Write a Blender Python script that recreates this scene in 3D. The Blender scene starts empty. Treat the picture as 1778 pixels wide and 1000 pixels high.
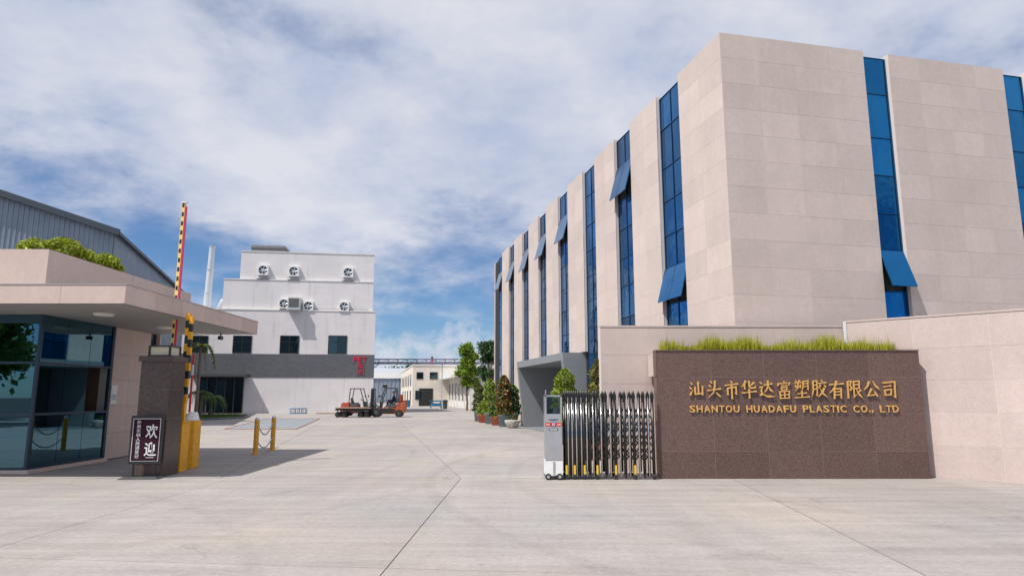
import bpy, bmesh, math, random
import numpy as np
from mathutils import Vector, Matrix, Quaternion
random.seed(7); RNG = np.random.default_rng(7)
R = math.radians
sc = bpy.context.scene
COL = sc.collection

# ------------------------------------------------------------------ camera
FPX, HOR, CAMH = 1144.0, 685.0, 1.61
PITCH = math.atan((HOR - 500) / FPX)
cam = bpy.data.cameras.new('camera'); camo = bpy.data.objects.new('camera', cam); COL.objects.link(camo)
cam.sensor_width = 36; cam.lens = FPX / 1778 * 36; cam.clip_end = 3000; cam.clip_start = 0.05
camo.location = (0, 0, CAMH); camo.rotation_euler = (math.pi / 2 + PITCH, 0, 0)
sc.camera = camo

# ------------------------------------------------------------------ sun, sky, exposure
SUN_E, SUN_A = 58.0, 37.0
tosun = Vector((-math.cos(R(SUN_E)) * math.cos(R(SUN_A)), -math.cos(R(SUN_E)) * math.sin(R(SUN_A)), math.sin(R(SUN_E))))
sl = bpy.data.lights.new('sun', 'SUN'); sl.energy = 4.6; sl.angle = R(0.53); sl.color = (1.0, 0.955, 0.895)
so = bpy.data.objects.new('sun', sl); COL.objects.link(so)
so.rotation_euler = (-tosun).to_track_quat('-Z', 'Y').to_euler(); so.location = (-20, -10, 40)
sc.view_settings.view_transform = 'Standard'; sc.view_settings.look = 'None'
sc.view_settings.gamma = 1.0; sc.view_settings.exposure = 0.13

world = bpy.data.worlds.new('World'); sc.world = world; world.use_nodes = True
def build_world():
    nt = world.node_tree; nt.nodes.clear(); N = nt.nodes.new; L = nt.links.new
    out = N('ShaderNodeOutputWorld')
    sky = N('ShaderNodeTexSky'); sky.sky_type = 'NISHITA'; sky.sun_disc = False
    sky.sun_elevation = R(SUN_E); sky.sun_rotation = math.atan2(tosun.x, tosun.y) % (2 * math.pi)
    sky.air_density = 1.0; sky.dust_density = 0.15; sky.ozone_density = 3.5; sky.altitude = 0
    tint = N('ShaderNodeMix'); tint.data_type = 'RGBA'; tint.blend_type = 'MULTIPLY'; tint.inputs[0].default_value = 1
    tint.inputs[7].default_value = (0.60, 0.78, 0.99, 1)
    L(sky.outputs[0], tint.inputs[6])
    b1 = N('ShaderNodeBackground'); b1.inputs[1].default_value = 0.092; L(tint.outputs[2], b1.inputs[0])
    tc = N('ShaderNodeTexCoord'); sep = N('ShaderNodeSeparateXYZ'); L(tc.outputs['Generated'], sep.inputs[0])
    def math_(op, a, b=None, clamp=False):
        m = N('ShaderNodeMath'); m.operation = op; m.use_clamp = clamp
        for i, v in enumerate((a, b)):
            if v is None: continue
            if isinstance(v, (int, float)): m.inputs[i].default_value = v
            else: L(v, m.inputs[i])
        return m.outputs[0]
    zc = math_('MAXIMUM', sep.outputs[2], 0.0)
    den = math_('ADD', zc, 0.26)
    u = math_('DIVIDE', sep.outputs[0], den); v = math_('DIVIDE', sep.outputs[1], den)
    comb = N('ShaderNodeCombineXYZ'); L(u, comb.inputs[0]); L(v, comb.inputs[1])
    def noise(scale, detail, rough, off, dist=0.0, vec=None):
        mp = N('ShaderNodeMapping'); mp.inputs[1].default_value = off
        L(vec or comb.outputs[0], mp.inputs[0])
        n = N('ShaderNodeTexNoise'); n.inputs['Scale'].default_value = scale; n.inputs['Detail'].default_value = detail
        n.inputs['Roughness'].default_value = rough; n.inputs['Distortion'].default_value = dist
        L(mp.outputs[0], n.inputs['Vector']); return n.outputs['Fac']
    def ramp(x, lo, hi, t0=0.0, t1=1.0):
        m = N('ShaderNodeMapRange'); m.interpolation_type = 'SMOOTHSTEP'
        m.inputs[1].default_value = lo; m.inputs[2].default_value = hi; m.inputs[3].default_value = t0; m.inputs[4].default_value = t1
        L(x, m.inputs[0]); return m.outputs[0]
    big = noise(0.75, 2, 0.5, (3.1, 0.4, 0))
    det = noise(2.1, 11, 0.60, (1.7, 5.2, 0), 0.1)
    wisp = noise(5.5, 8, 0.62, (4.4, 0.9, 0), 0.5)
    elev = ramp(zc, 0.13, 0.36)
    s = math_('ADD', math_('MULTIPLY', big, 0.50), math_('MULTIPLY', det, 0.72))
    s = math_('ADD', s, math_('MULTIPLY', wisp, 0.20))
    s = math_('ADD', s, math_('MULTIPLY', elev, 0.25))
    veil = ramp(s, 0.63, 0.95)                       # thin high veil
    # small cumulus heaps low over the horizon
    cum = noise(7.0, 7, 0.58, (0.3, 0.1, 0.45), 0.1, tc.outputs['Generated'])
    low = math_('MULTIPLY', ramp(zc, 0.0, 0.03), ramp(zc, 0.055, 0.16, 1.0, 0.0))
    cumm = ramp(math_('ADD', cum, math_('MULTIPLY', low, 0.16)), 0.60, 0.70)
    cumm = math_('MULTIPLY', cumm, ramp(zc, 0.10, 0.20, 1.0, 0.0))
    puff = math_('MULTIPLY', ramp(noise(3.4, 8, 0.55, (2.3, 1.1, 0.2), 0.0, tc.outputs['Generated']), 0.59, 0.67), 0.60)
    veil = math_('MAXIMUM', veil, puff)
    cover = math_('MAXIMUM', math_('MULTIPLY', veil, 0.93), math_('MULTIPLY', cumm, 0.8), True)
    tone = math_('ADD', math_('MULTIPLY', det, 0.55), math_('MULTIPLY', noise(3.6, 9, 0.6, (7.7, 2.2, 0), 0.2), 0.45))
    cr = N('ShaderNodeValToRGB'); L(tone, cr.inputs[0])
    cr.color_ramp.elements[0].position = 0.38; cr.color_ramp.elements[0].color = (0.46, 0.52, 0.68, 1)
    cr.color_ramp.elements[1].position = 0.60; cr.color_ramp.elements[1].color = (0.72, 0.73, 0.785, 1)
    b2 = N('ShaderNodeBackground'); b2.inputs[1].default_value = 0.98; L(cr.outputs[0], b2.inputs[0])
    mx = N('ShaderNodeMixShader'); L(cover, mx.inputs[0]); L(b1.outputs[0], mx.inputs[1]); L(b2.outputs[0], mx.inputs[2])
    L(mx.outputs[0], out.inputs[0])
build_world()

# ------------------------------------------------------------------ materials
MATS = {}
def mat(name, col, rough=0.6, metal=0.0, spec=0.5, var=0.0, noise=None, bump=0.0, coord='Object', rnd=0.0, emit=None, island=0.0, trans=0.0, col2=None, detail=4):
    """procedural principled; noise=scale of the colour variation, var its strength, rnd per-object and island per-leaf brightness"""
    if name in MATS: return MATS[name]
    m = bpy.data.materials.new(name); m.use_nodes = True; nt = m.node_tree; N = nt.nodes.new; L = nt.links.new
    b = nt.nodes['Principled BSDF']
    b.inputs['Base Color'].default_value = (*col, 1); b.inputs['Roughness'].default_value = rough
    b.inputs['Metallic'].default_value = metal; b.inputs['Specular IOR Level'].default_value = spec
    src = None
    tc = N('ShaderNodeTexCoord')
    if noise:
        n = N('ShaderNodeTexNoise'); n.inputs['Scale'].default_value = noise; n.inputs['Detail'].default_value = detail
        n.inputs['Roughness'].default_value = 0.65
        if coord == 'World':
            g = N('ShaderNodeNewGeometry'); L(g.outputs['Position'], n.inputs['Vector'])
        else: L(tc.outputs[coord], n.inputs['Vector'])
        rp = N('ShaderNodeValToRGB'); L(n.outputs['Fac'], rp.inputs[0])
        a = tuple(c * (1 - var) for c in col); d = tuple(min(1, c * (1 + var)) for c in (col2 or col))
        rp.color_ramp.elements[0].position = 0.3; rp.color_ramp.elements[1].position = 0.7
        rp.color_ramp.elements[0].color = (*a, 1); rp.color_ramp.elements[1].color = (*d, 1)
        src = rp.outputs[0]
        if bump:
            bp = N('ShaderNodeBump'); bp.inputs['Strength'].default_value = bump; bp.inputs['Distance'].default_value = 0.02
            L(n.outputs['Fac'], bp.inputs['Height']); L(bp.outputs[0], b.inputs['Normal'])
    if rnd or island:
        hs = N('ShaderNodeHueSaturation')
        if src: L(src, hs.inputs['Color'])
        else: hs.inputs['Color'].default_value = (*col, 1)
        r = N('ShaderNodeNewGeometry').outputs['Random Per Island'] if island else N('ShaderNodeObjectInfo').outputs['Random']
        k = island or rnd
        mr = N('ShaderNodeMapRange'); mr.inputs[3].default_value = 1 - k; mr.inputs[4].default_value = 1 + k
        L(r, mr.inputs[0]); L(mr.outputs[0], hs.inputs['Value']); src = hs.outputs[0]
        if island:
            mh = N('ShaderNodeMapRange'); mh.inputs[3].default_value = 0.475; mh.inputs[4].default_value = 0.515
            L(r, mh.inputs[0]); L(mh.outputs[0], hs.inputs['Hue'])
    if src: L(src, b.inputs['Base Color'])
    if trans:
        o = nt.nodes['Material Output']; t = N('ShaderNodeBsdfTranslucent'); mx = N('ShaderNodeMixShader'); mx.inputs[0].default_value = trans
        if src: L(src, t.inputs[0])
        else: t.inputs[0].default_value = (*col, 1)
        L(b.outputs[0], mx.inputs[1]); L(t.outputs[0], mx.inputs[2]); L(mx.outputs[0], o.inputs[0])
    if emit: b.inputs['Emission Color'].default_value = (*col, 1); b.inputs['Emission Strength'].default_value = emit
    MATS[name] = m; return m

def brick_mat(name, c1, c2, joint, bw, bh, rough=0.45, mortar=0.012):
    m = bpy.data.materials.new(name); m.use_nodes = True; nt = m.node_tree; N = nt.nodes.new; L = nt.links.new
    b = nt.nodes['Principled BSDF']; b.inputs['Roughness'].default_value = rough
    tc = N('ShaderNodeTexCoord'); sp = N('ShaderNodeSeparateXYZ'); L(tc.outputs['Object'], sp.inputs[0])
    ad = N('ShaderNodeMath'); L(sp.outputs[0], ad.inputs[0]); L(sp.outputs[1], ad.inputs[1])
    cb = N('ShaderNodeCombineXYZ'); L(ad.outputs[0], cb.inputs[0]); L(sp.outputs[2], cb.inputs[1])
    t = N('ShaderNodeTexBrick'); L(cb.outputs[0], t.inputs['Vector']); t.inputs['Scale'].default_value = 1
    t.inputs['Brick Width'].default_value = bw; t.inputs['Row Height'].default_value = bh; t.inputs['Mortar Size'].default_value = mortar
    t.inputs['Color1'].default_value = (*c1, 1); t.inputs['Color2'].default_value = (*c2, 1); t.inputs['Mortar'].default_value = (*joint, 1)
    n = N('ShaderNodeTexNoise'); n.inputs['Scale'].default_value = 0.35; n.inputs['Detail'].default_value = 6; L(cb.outputs[0], n.inputs['Vector'])
    mr = N('ShaderNodeMapRange'); mr.inputs[3].default_value = 0.82; mr.inputs[4].default_value = 1.14; L(n.outputs['Fac'], mr.inputs[0])
    mp = N('ShaderNodeMapping'); mp.inputs['Scale'].default_value = (1, 0.09, 1); L(cb.outputs[0], mp.inputs[0])
    n2 = N('ShaderNodeTexNoise'); n2.inputs['Scale'].default_value = 2.4; n2.inputs['Detail'].default_value = 7; L(mp.outputs[0], n2.inputs['Vector'])
    m2 = N('ShaderNodeMapRange'); m2.inputs[1].default_value = .55; m2.inputs[2].default_value = .75; m2.inputs[3].default_value = 1.0; m2.inputs[4].default_value = 0.84; L(n2.outputs['Fac'], m2.inputs[0])
    mm = N('ShaderNodeMath'); mm.operation = 'MULTIPLY'; L(mr.outputs[0], mm.inputs[0]); L(m2.outputs[0], mm.inputs[1])
    hs = N('ShaderNodeHueSaturation'); L(t.outputs[0], hs.inputs['Color']); L(mm.outputs[0], hs.inputs['Value'])
    L(hs.outputs[0], b.inputs['Base Color']); MATS[name] = m; return m

def concrete_mat():
    m = bpy.data.materials.new('concrete'); m.use_nodes = True; nt = m.node_tree; N = nt.nodes.new; L = nt.links.new
    b = nt.nodes['Principled BSDF']; b.inputs['Roughness'].default_value = 0.82; b.inputs['Specular IOR Level'].default_value = 0.3
    g = N('ShaderNodeNewGeometry')
    def nz(scale, sx, sy, rot, det, rough=0.6, dist=0.0):
        mp = N('ShaderNodeMapping'); mp.inputs['Rotation'].default_value = (0, 0, R(rot)); mp.inputs['Scale'].default_value = (sx, sy, 1)
        L(g.outputs['Position'], mp.inputs[0])
        n = N('ShaderNodeTexNoise'); n.inputs['Scale'].default_value = scale; n.inputs['Detail'].default_value = det; n.inputs['Roughness'].default_value = rough
        n.inputs['Distortion'].default_value = dist
        L(mp.outputs[0], n.inputs['Vector']); return n.outputs['Fac']
    def rng(x, a, bb, c, d):
        r = N('ShaderNodeMapRange'); r.inputs[1].default_value = a; r.inputs[2].default_value = bb; r.inputs[3].default_value = c; r.inputs[4].default_value = d
        L(x, r.inputs[0]); return r.outputs[0]
    def mul(a, c):
        k = N('ShaderNodeMath'); k.operation = 'MULTIPLY'; L(a, k.inputs[0]); L(c, k.inputs[1]); return k.outputs[0]
    blot = rng(nz(0.35, 1, 1, 0, 6), 0.3, 0.7, 0.91, 1.08)
    sweep = rng(nz(1.0, 0.35, 3.2, 28, 6, 0.65, 0.4), 0.3, 0.7, 0.86, 1.09)     # broom and tyre sweep
    sweep2 = rng(nz(0.8, 2.6, 0.22, 14, 5, 0.6, 0.5), 0.35, 0.72, 0.94, 1.04)
    stre = rng(nz(1.6, 0.25, 2.6, -16, 7, 0.7, 0.3), 0.36, 0.66, 0.94, 1.04); stre2 = rng(nz(1.3, 0.16, 3.0, 62, 6, 0.7, 0.2), 0.56, 0.72, 1.0, 0.90)
    fine = rng(nz(14, 1, 1, 0, 8, 0.75), 0.3, 0.7, 0.84, 1.13)
    grit = rng(nz(70, 1, 1, 0, 3, 0.8), 0.25, 0.75, 0.86, 1.12)
    spots = rng(nz(2.3, 1, 1.8, 50, 3), 0.69, 0.76, 1.0, 0.72)
    oi = N('ShaderNodeObjectInfo'); pers = rng(oi.outputs['Random'], 0, 1, 0.95, 1.05)
    # curved tyre tracks crossing the gateway
    def track(cx, cy, rad, wid, amt):
        vm = N('ShaderNodeVectorMath'); vm.operation = 'DISTANCE'; L(g.outputs['Position'], vm.inputs[0]); vm.inputs[1].default_value = (cx, cy, 0)
        s = N('ShaderNodeMath'); s.operation = 'SUBTRACT'; L(vm.outputs['Value'], s.inputs[0]); s.inputs[1].default_value = rad
        a = N('ShaderNodeMath'); a.operation = 'ABSOLUTE'; L(s.outputs[0], a.inputs[0])
        base = rng(a.outputs[0], wid * 0.55, wid, 1, 0)
        w = mul(base, rng(nz(3.0, 1, 1, 0, 5), 0.35, 0.7, 0.1, 1.0))
        return rng(w, 0, 1, 1.0, amt)
    # wandering hairline cracks, only here and there
    wv = N('ShaderNodeTexNoise'); wv.inputs['Scale'].default_value = 1.1; wv.inputs['Detail'].default_value = 8; L(g.outputs['Position'], wv.inputs['Vector'])
    va = N('ShaderNodeVectorMath'); va.operation = 'MULTIPLY_ADD'; L(wv.outputs['Color'], va.inputs[0]); va.inputs[1].default_value = (1.6, 1.6, 0); L(g.outputs['Position'], va.inputs[2])
    vo = N('ShaderNodeTexVoronoi'); vo.feature = 'DISTANCE_TO_EDGE'; vo.inputs['Scale'].default_value = 0.22; L(va.outputs[0], vo.inputs['Vector'])
    ck = mul(rng(vo.outputs['Distance'], 0.0015, 0.004, 1, 0), rng(nz(0.5, 1, 1, 0, 3), 0.52, 0.60, 0, 1)); crack = rng(ck, 0, 1, 1.0, 0.82)
    oil = rng(nz(0.9, 0.8, 1.9, -8, 4, 0.5), 0.715, 0.775, 1.0, 0.70)
    val = mul(blot, mul(crack, oil))
    for o in (sweep, sweep2, stre, stre2, fine, grit, spots, pers, track(11, 14, 12.6, 0.14, 0.87), track(11, 14, 11.0, 0.14, 0.89), track(-13, 2, 11.5, 0.12, 0.9), track(15, 16, 12.2, 0.14, 0.88), track(-16, 17, 13.4, 0.14, 0.88), track(-16, 17, 15.2, 0.14, 0.9)):
        val = mul(val, o)
    warm = nz(0.22, 1, 1.3, 70, 4)
    cr = N('ShaderNodeValToRGB'); L(warm, cr.inputs[0])
    cr.color_ramp.elements[0].position = 0.32; cr.color_ramp.elements[0].color = (0.318, 0.303, 0.297, 1)
    cr.color_ramp.elements[1].position = 0.68; cr.color_ramp.elements[1].color = (0.378, 0.334, 0.298, 1)
    hs = N('ShaderNodeHueSaturation'); L(cr.outputs[0], hs.inputs['Color']); L(val, hs.inputs['Value']); L(hs.outputs[0], b.inputs['Base Color'])
    bp = N('ShaderNodeBump'); bp.inputs['Strength'].default_value = 0.25; bp.inputs['Distance'].default_value = 0.01
    L(nz(40, 1, 1, 0, 4, 0.7), bp.inputs['Height']); L(bp.outputs[0], b.inputs['Normal'])
    MATS['concrete'] = m; return m

def stone_mat(name, c, speck=0.14, tint=0.05, rough=0.62, fine=70):
    m = bpy.data.materials.new(name); m.use_nodes = True; nt = m.node_tree; N = nt.nodes.new; L = nt.links.new
    b = nt.nodes['Principled BSDF']; b.inputs['Roughness'].default_value = rough; b.inputs['Specular IOR Level'].default_value = 0.35
    g = N('ShaderNodeNewGeometry'); oi = N('ShaderNodeObjectInfo')
    def nz(scale, det, z=1.0):
        mp = N('ShaderNodeMapping'); mp.inputs['Scale'].default_value = (1, 1, z); L(g.outputs['Position'], mp.inputs[0])
        n = N('ShaderNodeTexNoise'); n.inputs['Scale'].default_value = scale; n.inputs['Detail'].default_value = det; n.inputs['Roughness'].default_value = 0.7
        L(mp.outputs[0], n.inputs['Vector']); return n.outputs['Fac']
    def rng(x, c0, c1, a=0.3, d=0.7):
        r = N('ShaderNodeMapRange'); r.inputs[1].default_value = a; r.inputs[2].default_value = d; r.inputs[3].default_value = c0; r.inputs[4].default_value = c1
        L(x, r.inputs[0]); return r.outputs[0]
    def mul(a, c_):
        k = N('ShaderNodeMath'); k.operation = 'MULTIPLY'; L(a, k.inputs[0]); L(c_, k.inputs[1]); return k.outputs[0]
    v = mul(rng(nz(fine, 3), 1 - speck, 1 + speck), rng(nz(9, 5), 0.95, 1.05))
    v = mul(v, rng(nz(0.9, 5), 0.95, 1.05)); v = mul(v, rng(oi.outputs['Random'], 1 - tint, 1 + tint, 0, 1))
    v = mul(v, rng(nz(2.2, 5, 0.12), 0.955, 1.03))                                # rain streaks
    hs = N('ShaderNodeHueSaturation'); hs.inputs['Color'].default_value = (*c, 1); L(v, hs.inputs['Value']); L(hs.outputs[0], b.inputs['Base Color'])
    MATS[name] = m; return m

def glass_coated(name, col, rough=0.02):
    """blue mirror-coated facade glass; every pane slightly out of true"""
    m = bpy.data.materials.new(name); m.use_nodes = True; nt = m.node_tree; N = nt.nodes.new; L = nt.links.new
    b = nt.nodes['Principled BSDF']; b.inputs['Base Color'].default_value = (*col, 1); b.inputs['Metallic'].default_value = 0.9; b.inputs['Roughness'].default_value = rough
    oi = N('ShaderNodeObjectInfo'); hs = N('ShaderNodeHueSaturation'); hs.inputs['Color'].default_value = (*col, 1)
    r = N('ShaderNodeMapRange'); r.inputs[3].default_value = 0.6; r.inputs[4].default_value = 1.3; L(oi.outputs['Random'], r.inputs[0]); L(r.outputs[0], hs.inputs['Value']); L(hs.outputs[0], b.inputs['Base Color'])
    g = N('ShaderNodeNewGeometry'); n = N('ShaderNodeTexNoise'); n.inputs['Scale'].default_value = 0.9; n.inputs['Detail'].default_value = 3; L(g.outputs['Position'], n.inputs['Vector'])
    bp = N('ShaderNodeBump'); bp.inputs['Strength'].default_value = 0.22; bp.inputs['Distance'].default_value = 0.12; L(n.outputs['Fac'], bp.inputs['Height']); L(bp.outputs[0], b.inputs['Normal'])
    MATS[name] = m; return m

def glass_tinted(name, tint, refl=0.10):
    m = bpy.data.materials.new(name); m.use_nodes = True; nt = m.node_tree; nt.nodes.clear(); N = nt.nodes.new; L = nt.links.new
    o = N('ShaderNodeOutputMaterial'); t = N('ShaderNodeBsdfTransparent'); t.inputs[0].default_value = (*tint, 1)
    gl = N('ShaderNodeBsdfGlossy'); gl.inputs['Color'].default_value = (0.34, 0.66, 0.84, 1); gl.inputs['Roughness'].default_value = 0.01
    fr = N('ShaderNodeFresnel'); fr.inputs[0].default_value = 1.5
    ad = N('ShaderNodeMath'); ad.use_clamp = True; L(fr.outputs[0], ad.inputs[0]); ad.inputs[1].default_value = refl
    mx = N('ShaderNodeMixShader'); L(ad.outputs[0], mx.inputs[0]); L(t.outputs[0], mx.inputs[1]); L(gl.outputs[0], mx.inputs[2]); L(mx.outputs[0], o.inputs[0])
    MATS[name] = m; return m

CONC = concrete_mat()
STONE = stone_mat('beige_granite', (0.605, 0.508, 0.458), 0.12, 0.055)
STONE2 = stone_mat('pinkish_granite', (0.550, 0.448, 0.412), 0.16, 0.06)
STONE3 = stone_mat('rosy_granite', (0.59, 0.465, 0.412), 0.16, 0.06)
BROWN = stone_mat('brown_granite', (0.135, 0.083, 0.071), 0.42, 0.12, 0.38, 34)
PILL = stone_mat('dark_brown_granite', (0.088, 0.064, 0.058), 0.45, 0.10, 0.25, 34)
JOINT = mat('joint_mortar', (0.66, 0.58, 0.53), 0.9)
JOINTB = mat('joint_pale', (0.25, 0.185, 0.165), 0.9)
JOINTD = mat('joint_dark', (0.045, 0.042, 0.04), 0.95, noise=3, var=0.4, coord='World')
BLUE = glass_coated('blue_mirror_glass', (0.010, 0.145, 0.345))
BLUEF = mat('blue_grey_frame', (0.03, 0.055, 0.09), 0.4, 0.5)
BLUEM = mat('blue_mullion', (0.02, 0.105, 0.23), 0.3, 0.85)
TEAL = glass_tinted('teal_glass', (0.11, 0.27, 0.35), 0.20)
CLEAR = glass_tinted('clear_glass', (0.62, 0.66, 0.66), 0.06)
DARK = mat('dark_interior', (0.018, 0.02, 0.022), 0.7)
BLACK = mat('black_metal', (0.02, 0.02, 0.022), 0.4)
RUBBER = mat('black_rubber', (0.022, 0.022, 0.022), 0.8, noise=20, var=0.3)
STEEL = mat('mirror_stainless', (0.62, 0.60, 0.58), 0.10, 1.0)
CABST = mat('brushed_steel', (0.58, 0.58, 0.60), 0.30, 0.85, noise=5, var=0.08)
GALV = mat('galvanised_sheet', (0.60, 0.63, 0.66), 0.38, 0.55, noise=4, var=0.15)
GOLD = mat('gold_letters', (0.76, 0.44, 0.14), 0.38, 0.3)
YELLOW = mat('yellow_paint', (0.76, 0.36, 0.012), 0.45, noise=9, var=0.15)
YEL2 = mat('bright_yellow', (0.80, 0.52, 0.02), 0.5)
RED = mat('red_paint', (0.60, 0.03, 0.03), 0.45)
MAGENTA = mat('magenta_red_strip', (0.62, 0.02, 0.10), 0.5)
WHITE = mat('white_paint', (0.78, 0.78, 0.77), 0.5, noise=3, var=0.06)
WHITEW = mat('weathered_white_wall', (0.70, 0.68, 0.645), 0.75, noise=0.8, var=0.12, coord='World', detail=7)
CREAMW = mat('cream_wall', (0.70, 0.64, 0.56), 0.8, noise=0.7, var=0.12, coord='World', detail=7)
GREYP = mat('grey_panel', (0.235, 0.25, 0.265), 0.45, noise=1.2, var=0.06, coord='World')
GREYD = mat('dark_grey', (0.07, 0.075, 0.08), 0.55)
SOFFIT = mat('grey_soffit', (0.30, 0.29, 0.285), 0.6, noise=2, var=0.05)
TILEW = brick_mat('white_tile', (0.735, 0.70, 0.70), (0.715, 0.68, 0.68), (0.66, 0.63, 0.635), 0.9, 0.22)
TILEG = brick_mat('charcoal_tile', (0.115, 0.12, 0.135), (0.09, 0.095, 0.108), (0.17, 0.17, 0.18), 0.30, 0.15, 0.4, 0.012)
CLAD = mat('blue_grey_cladding', (0.235, 0.285, 0.35), 0.42, 0.25, noise=0.6, var=0.15, coord='World')
TRIM = mat('dark_blue_trim', (0.05, 0.065, 0.085), 0.5)
BARK = mat('bark', (0.16, 0.12, 0.09), 0.9, noise=12, var=0.4)
LEAF = mat('leaf_green', (0.085, 0.165, 0.022), 0.5, island=0.5, trans=0.3)
LEAFL = mat('leaf_fresh_lime', (0.30, 0.36, 0.028), 0.5, island=0.5, trans=0.35)
LEAFB = mat('leaf_bright', (0.20, 0.30, 0.03), 0.5, island=0.5, trans=0.3)
LEAFD = mat('leaf_dark', (0.04, 0.095, 0.025), 0.5, island=0.5, trans=0.25)
LEAFY = mat('leaf_lime', (0.20, 0.28, 0.022), 0.5, island=0.45, trans=0.3)
LEAFR = mat('leaf_croton', (0.36, 0.13, 0.025), 0.5, island=0.6, trans=0.25)
LEAFO = mat('leaf_olive', (0.10, 0.13, 0.022), 0.5, island=0.5, trans=0.3)
GRASSY = mat('grass_lime', (0.39, 0.40, 0.03), 0.55, island=0.6, trans=0.35)
GRASS = mat('grass', (0.07, 0.15, 0.02), 0.7, island=0.4, trans=0.2)
SOIL = mat('soil', (0.06, 0.045, 0.03), 0.95, noise=9, var=0.4)
POTG = mat('blue_grey_pot', (0.21, 0.25, 0.29), 0.6, noise=4, var=0.12)
POTO = mat('terracotta_pot', (0.46, 0.14, 0.065), 0.75, noise=5, var=0.2)
POTS = mat('mottled_stone_pot', (0.50, 0.47, 0.42), 0.8, noise=7, var=0.5)
WOOD = mat('weathered_planks', (0.33, 0.22, 0.15), 0.8, noise=7, var=0.3)
CURT = mat('brown_curtain', (0.16, 0.105, 0.075), 0.8, noise=3, var=0.25)
MAROON = mat('maroon_board', (0.034, 0.006, 0.018), 0.7, spec=0.2)
ORANGE = mat('forklift_orange', (0.36, 0.085, 0.035), 0.6, noise=5, var=0.4)
FRED = mat('forklift_red', (0.40, 0.07, 0.05), 0.6, noise=5, var=0.35)
BLUEP = mat('blue_plastic', (0.02, 0.17, 0.33), 0.5, noise=4, var=0.15)
LAMP = mat('cream_lamp_glass', (0.62, 0.56, 0.40), 0.35)
DISC = mat('frosted_lamp', (0.72, 0.70, 0.66), 0.4)
NAVY = mat('navy_cloth', (0.012, 0.022, 0.05), 0.85, noise=14, var=0.3)
SKIN = mat('skin', (0.42, 0.25, 0.17), 0.6)
HAIR = mat('black_hair', (0.012, 0.01, 0.01), 0.6)
STEELP = mat('weighbridge_plate', (0.25, 0.27, 0.29), 0.6, 0.2, noise=1.5, var=0.18, coord='World')
ASPH = mat('dark_kerb', (0.16, 0.16, 0.165), 0.9, noise=5, var=0.2)
PIPE = mat('lilac_steel', (0.16, 0.13, 0.25), 0.5)
SIGNB = mat('violet_sign', (0.22, 0.20, 0.36), 0.5, noise=2, var=0.15)
WINDK = glass_coated('dark_window_glass', (0.05, 0.085, 0.10), 0.06)
PALE = mat('pale_stone_pot', (0.5, 0.5, 0.48), 0.7)

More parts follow.
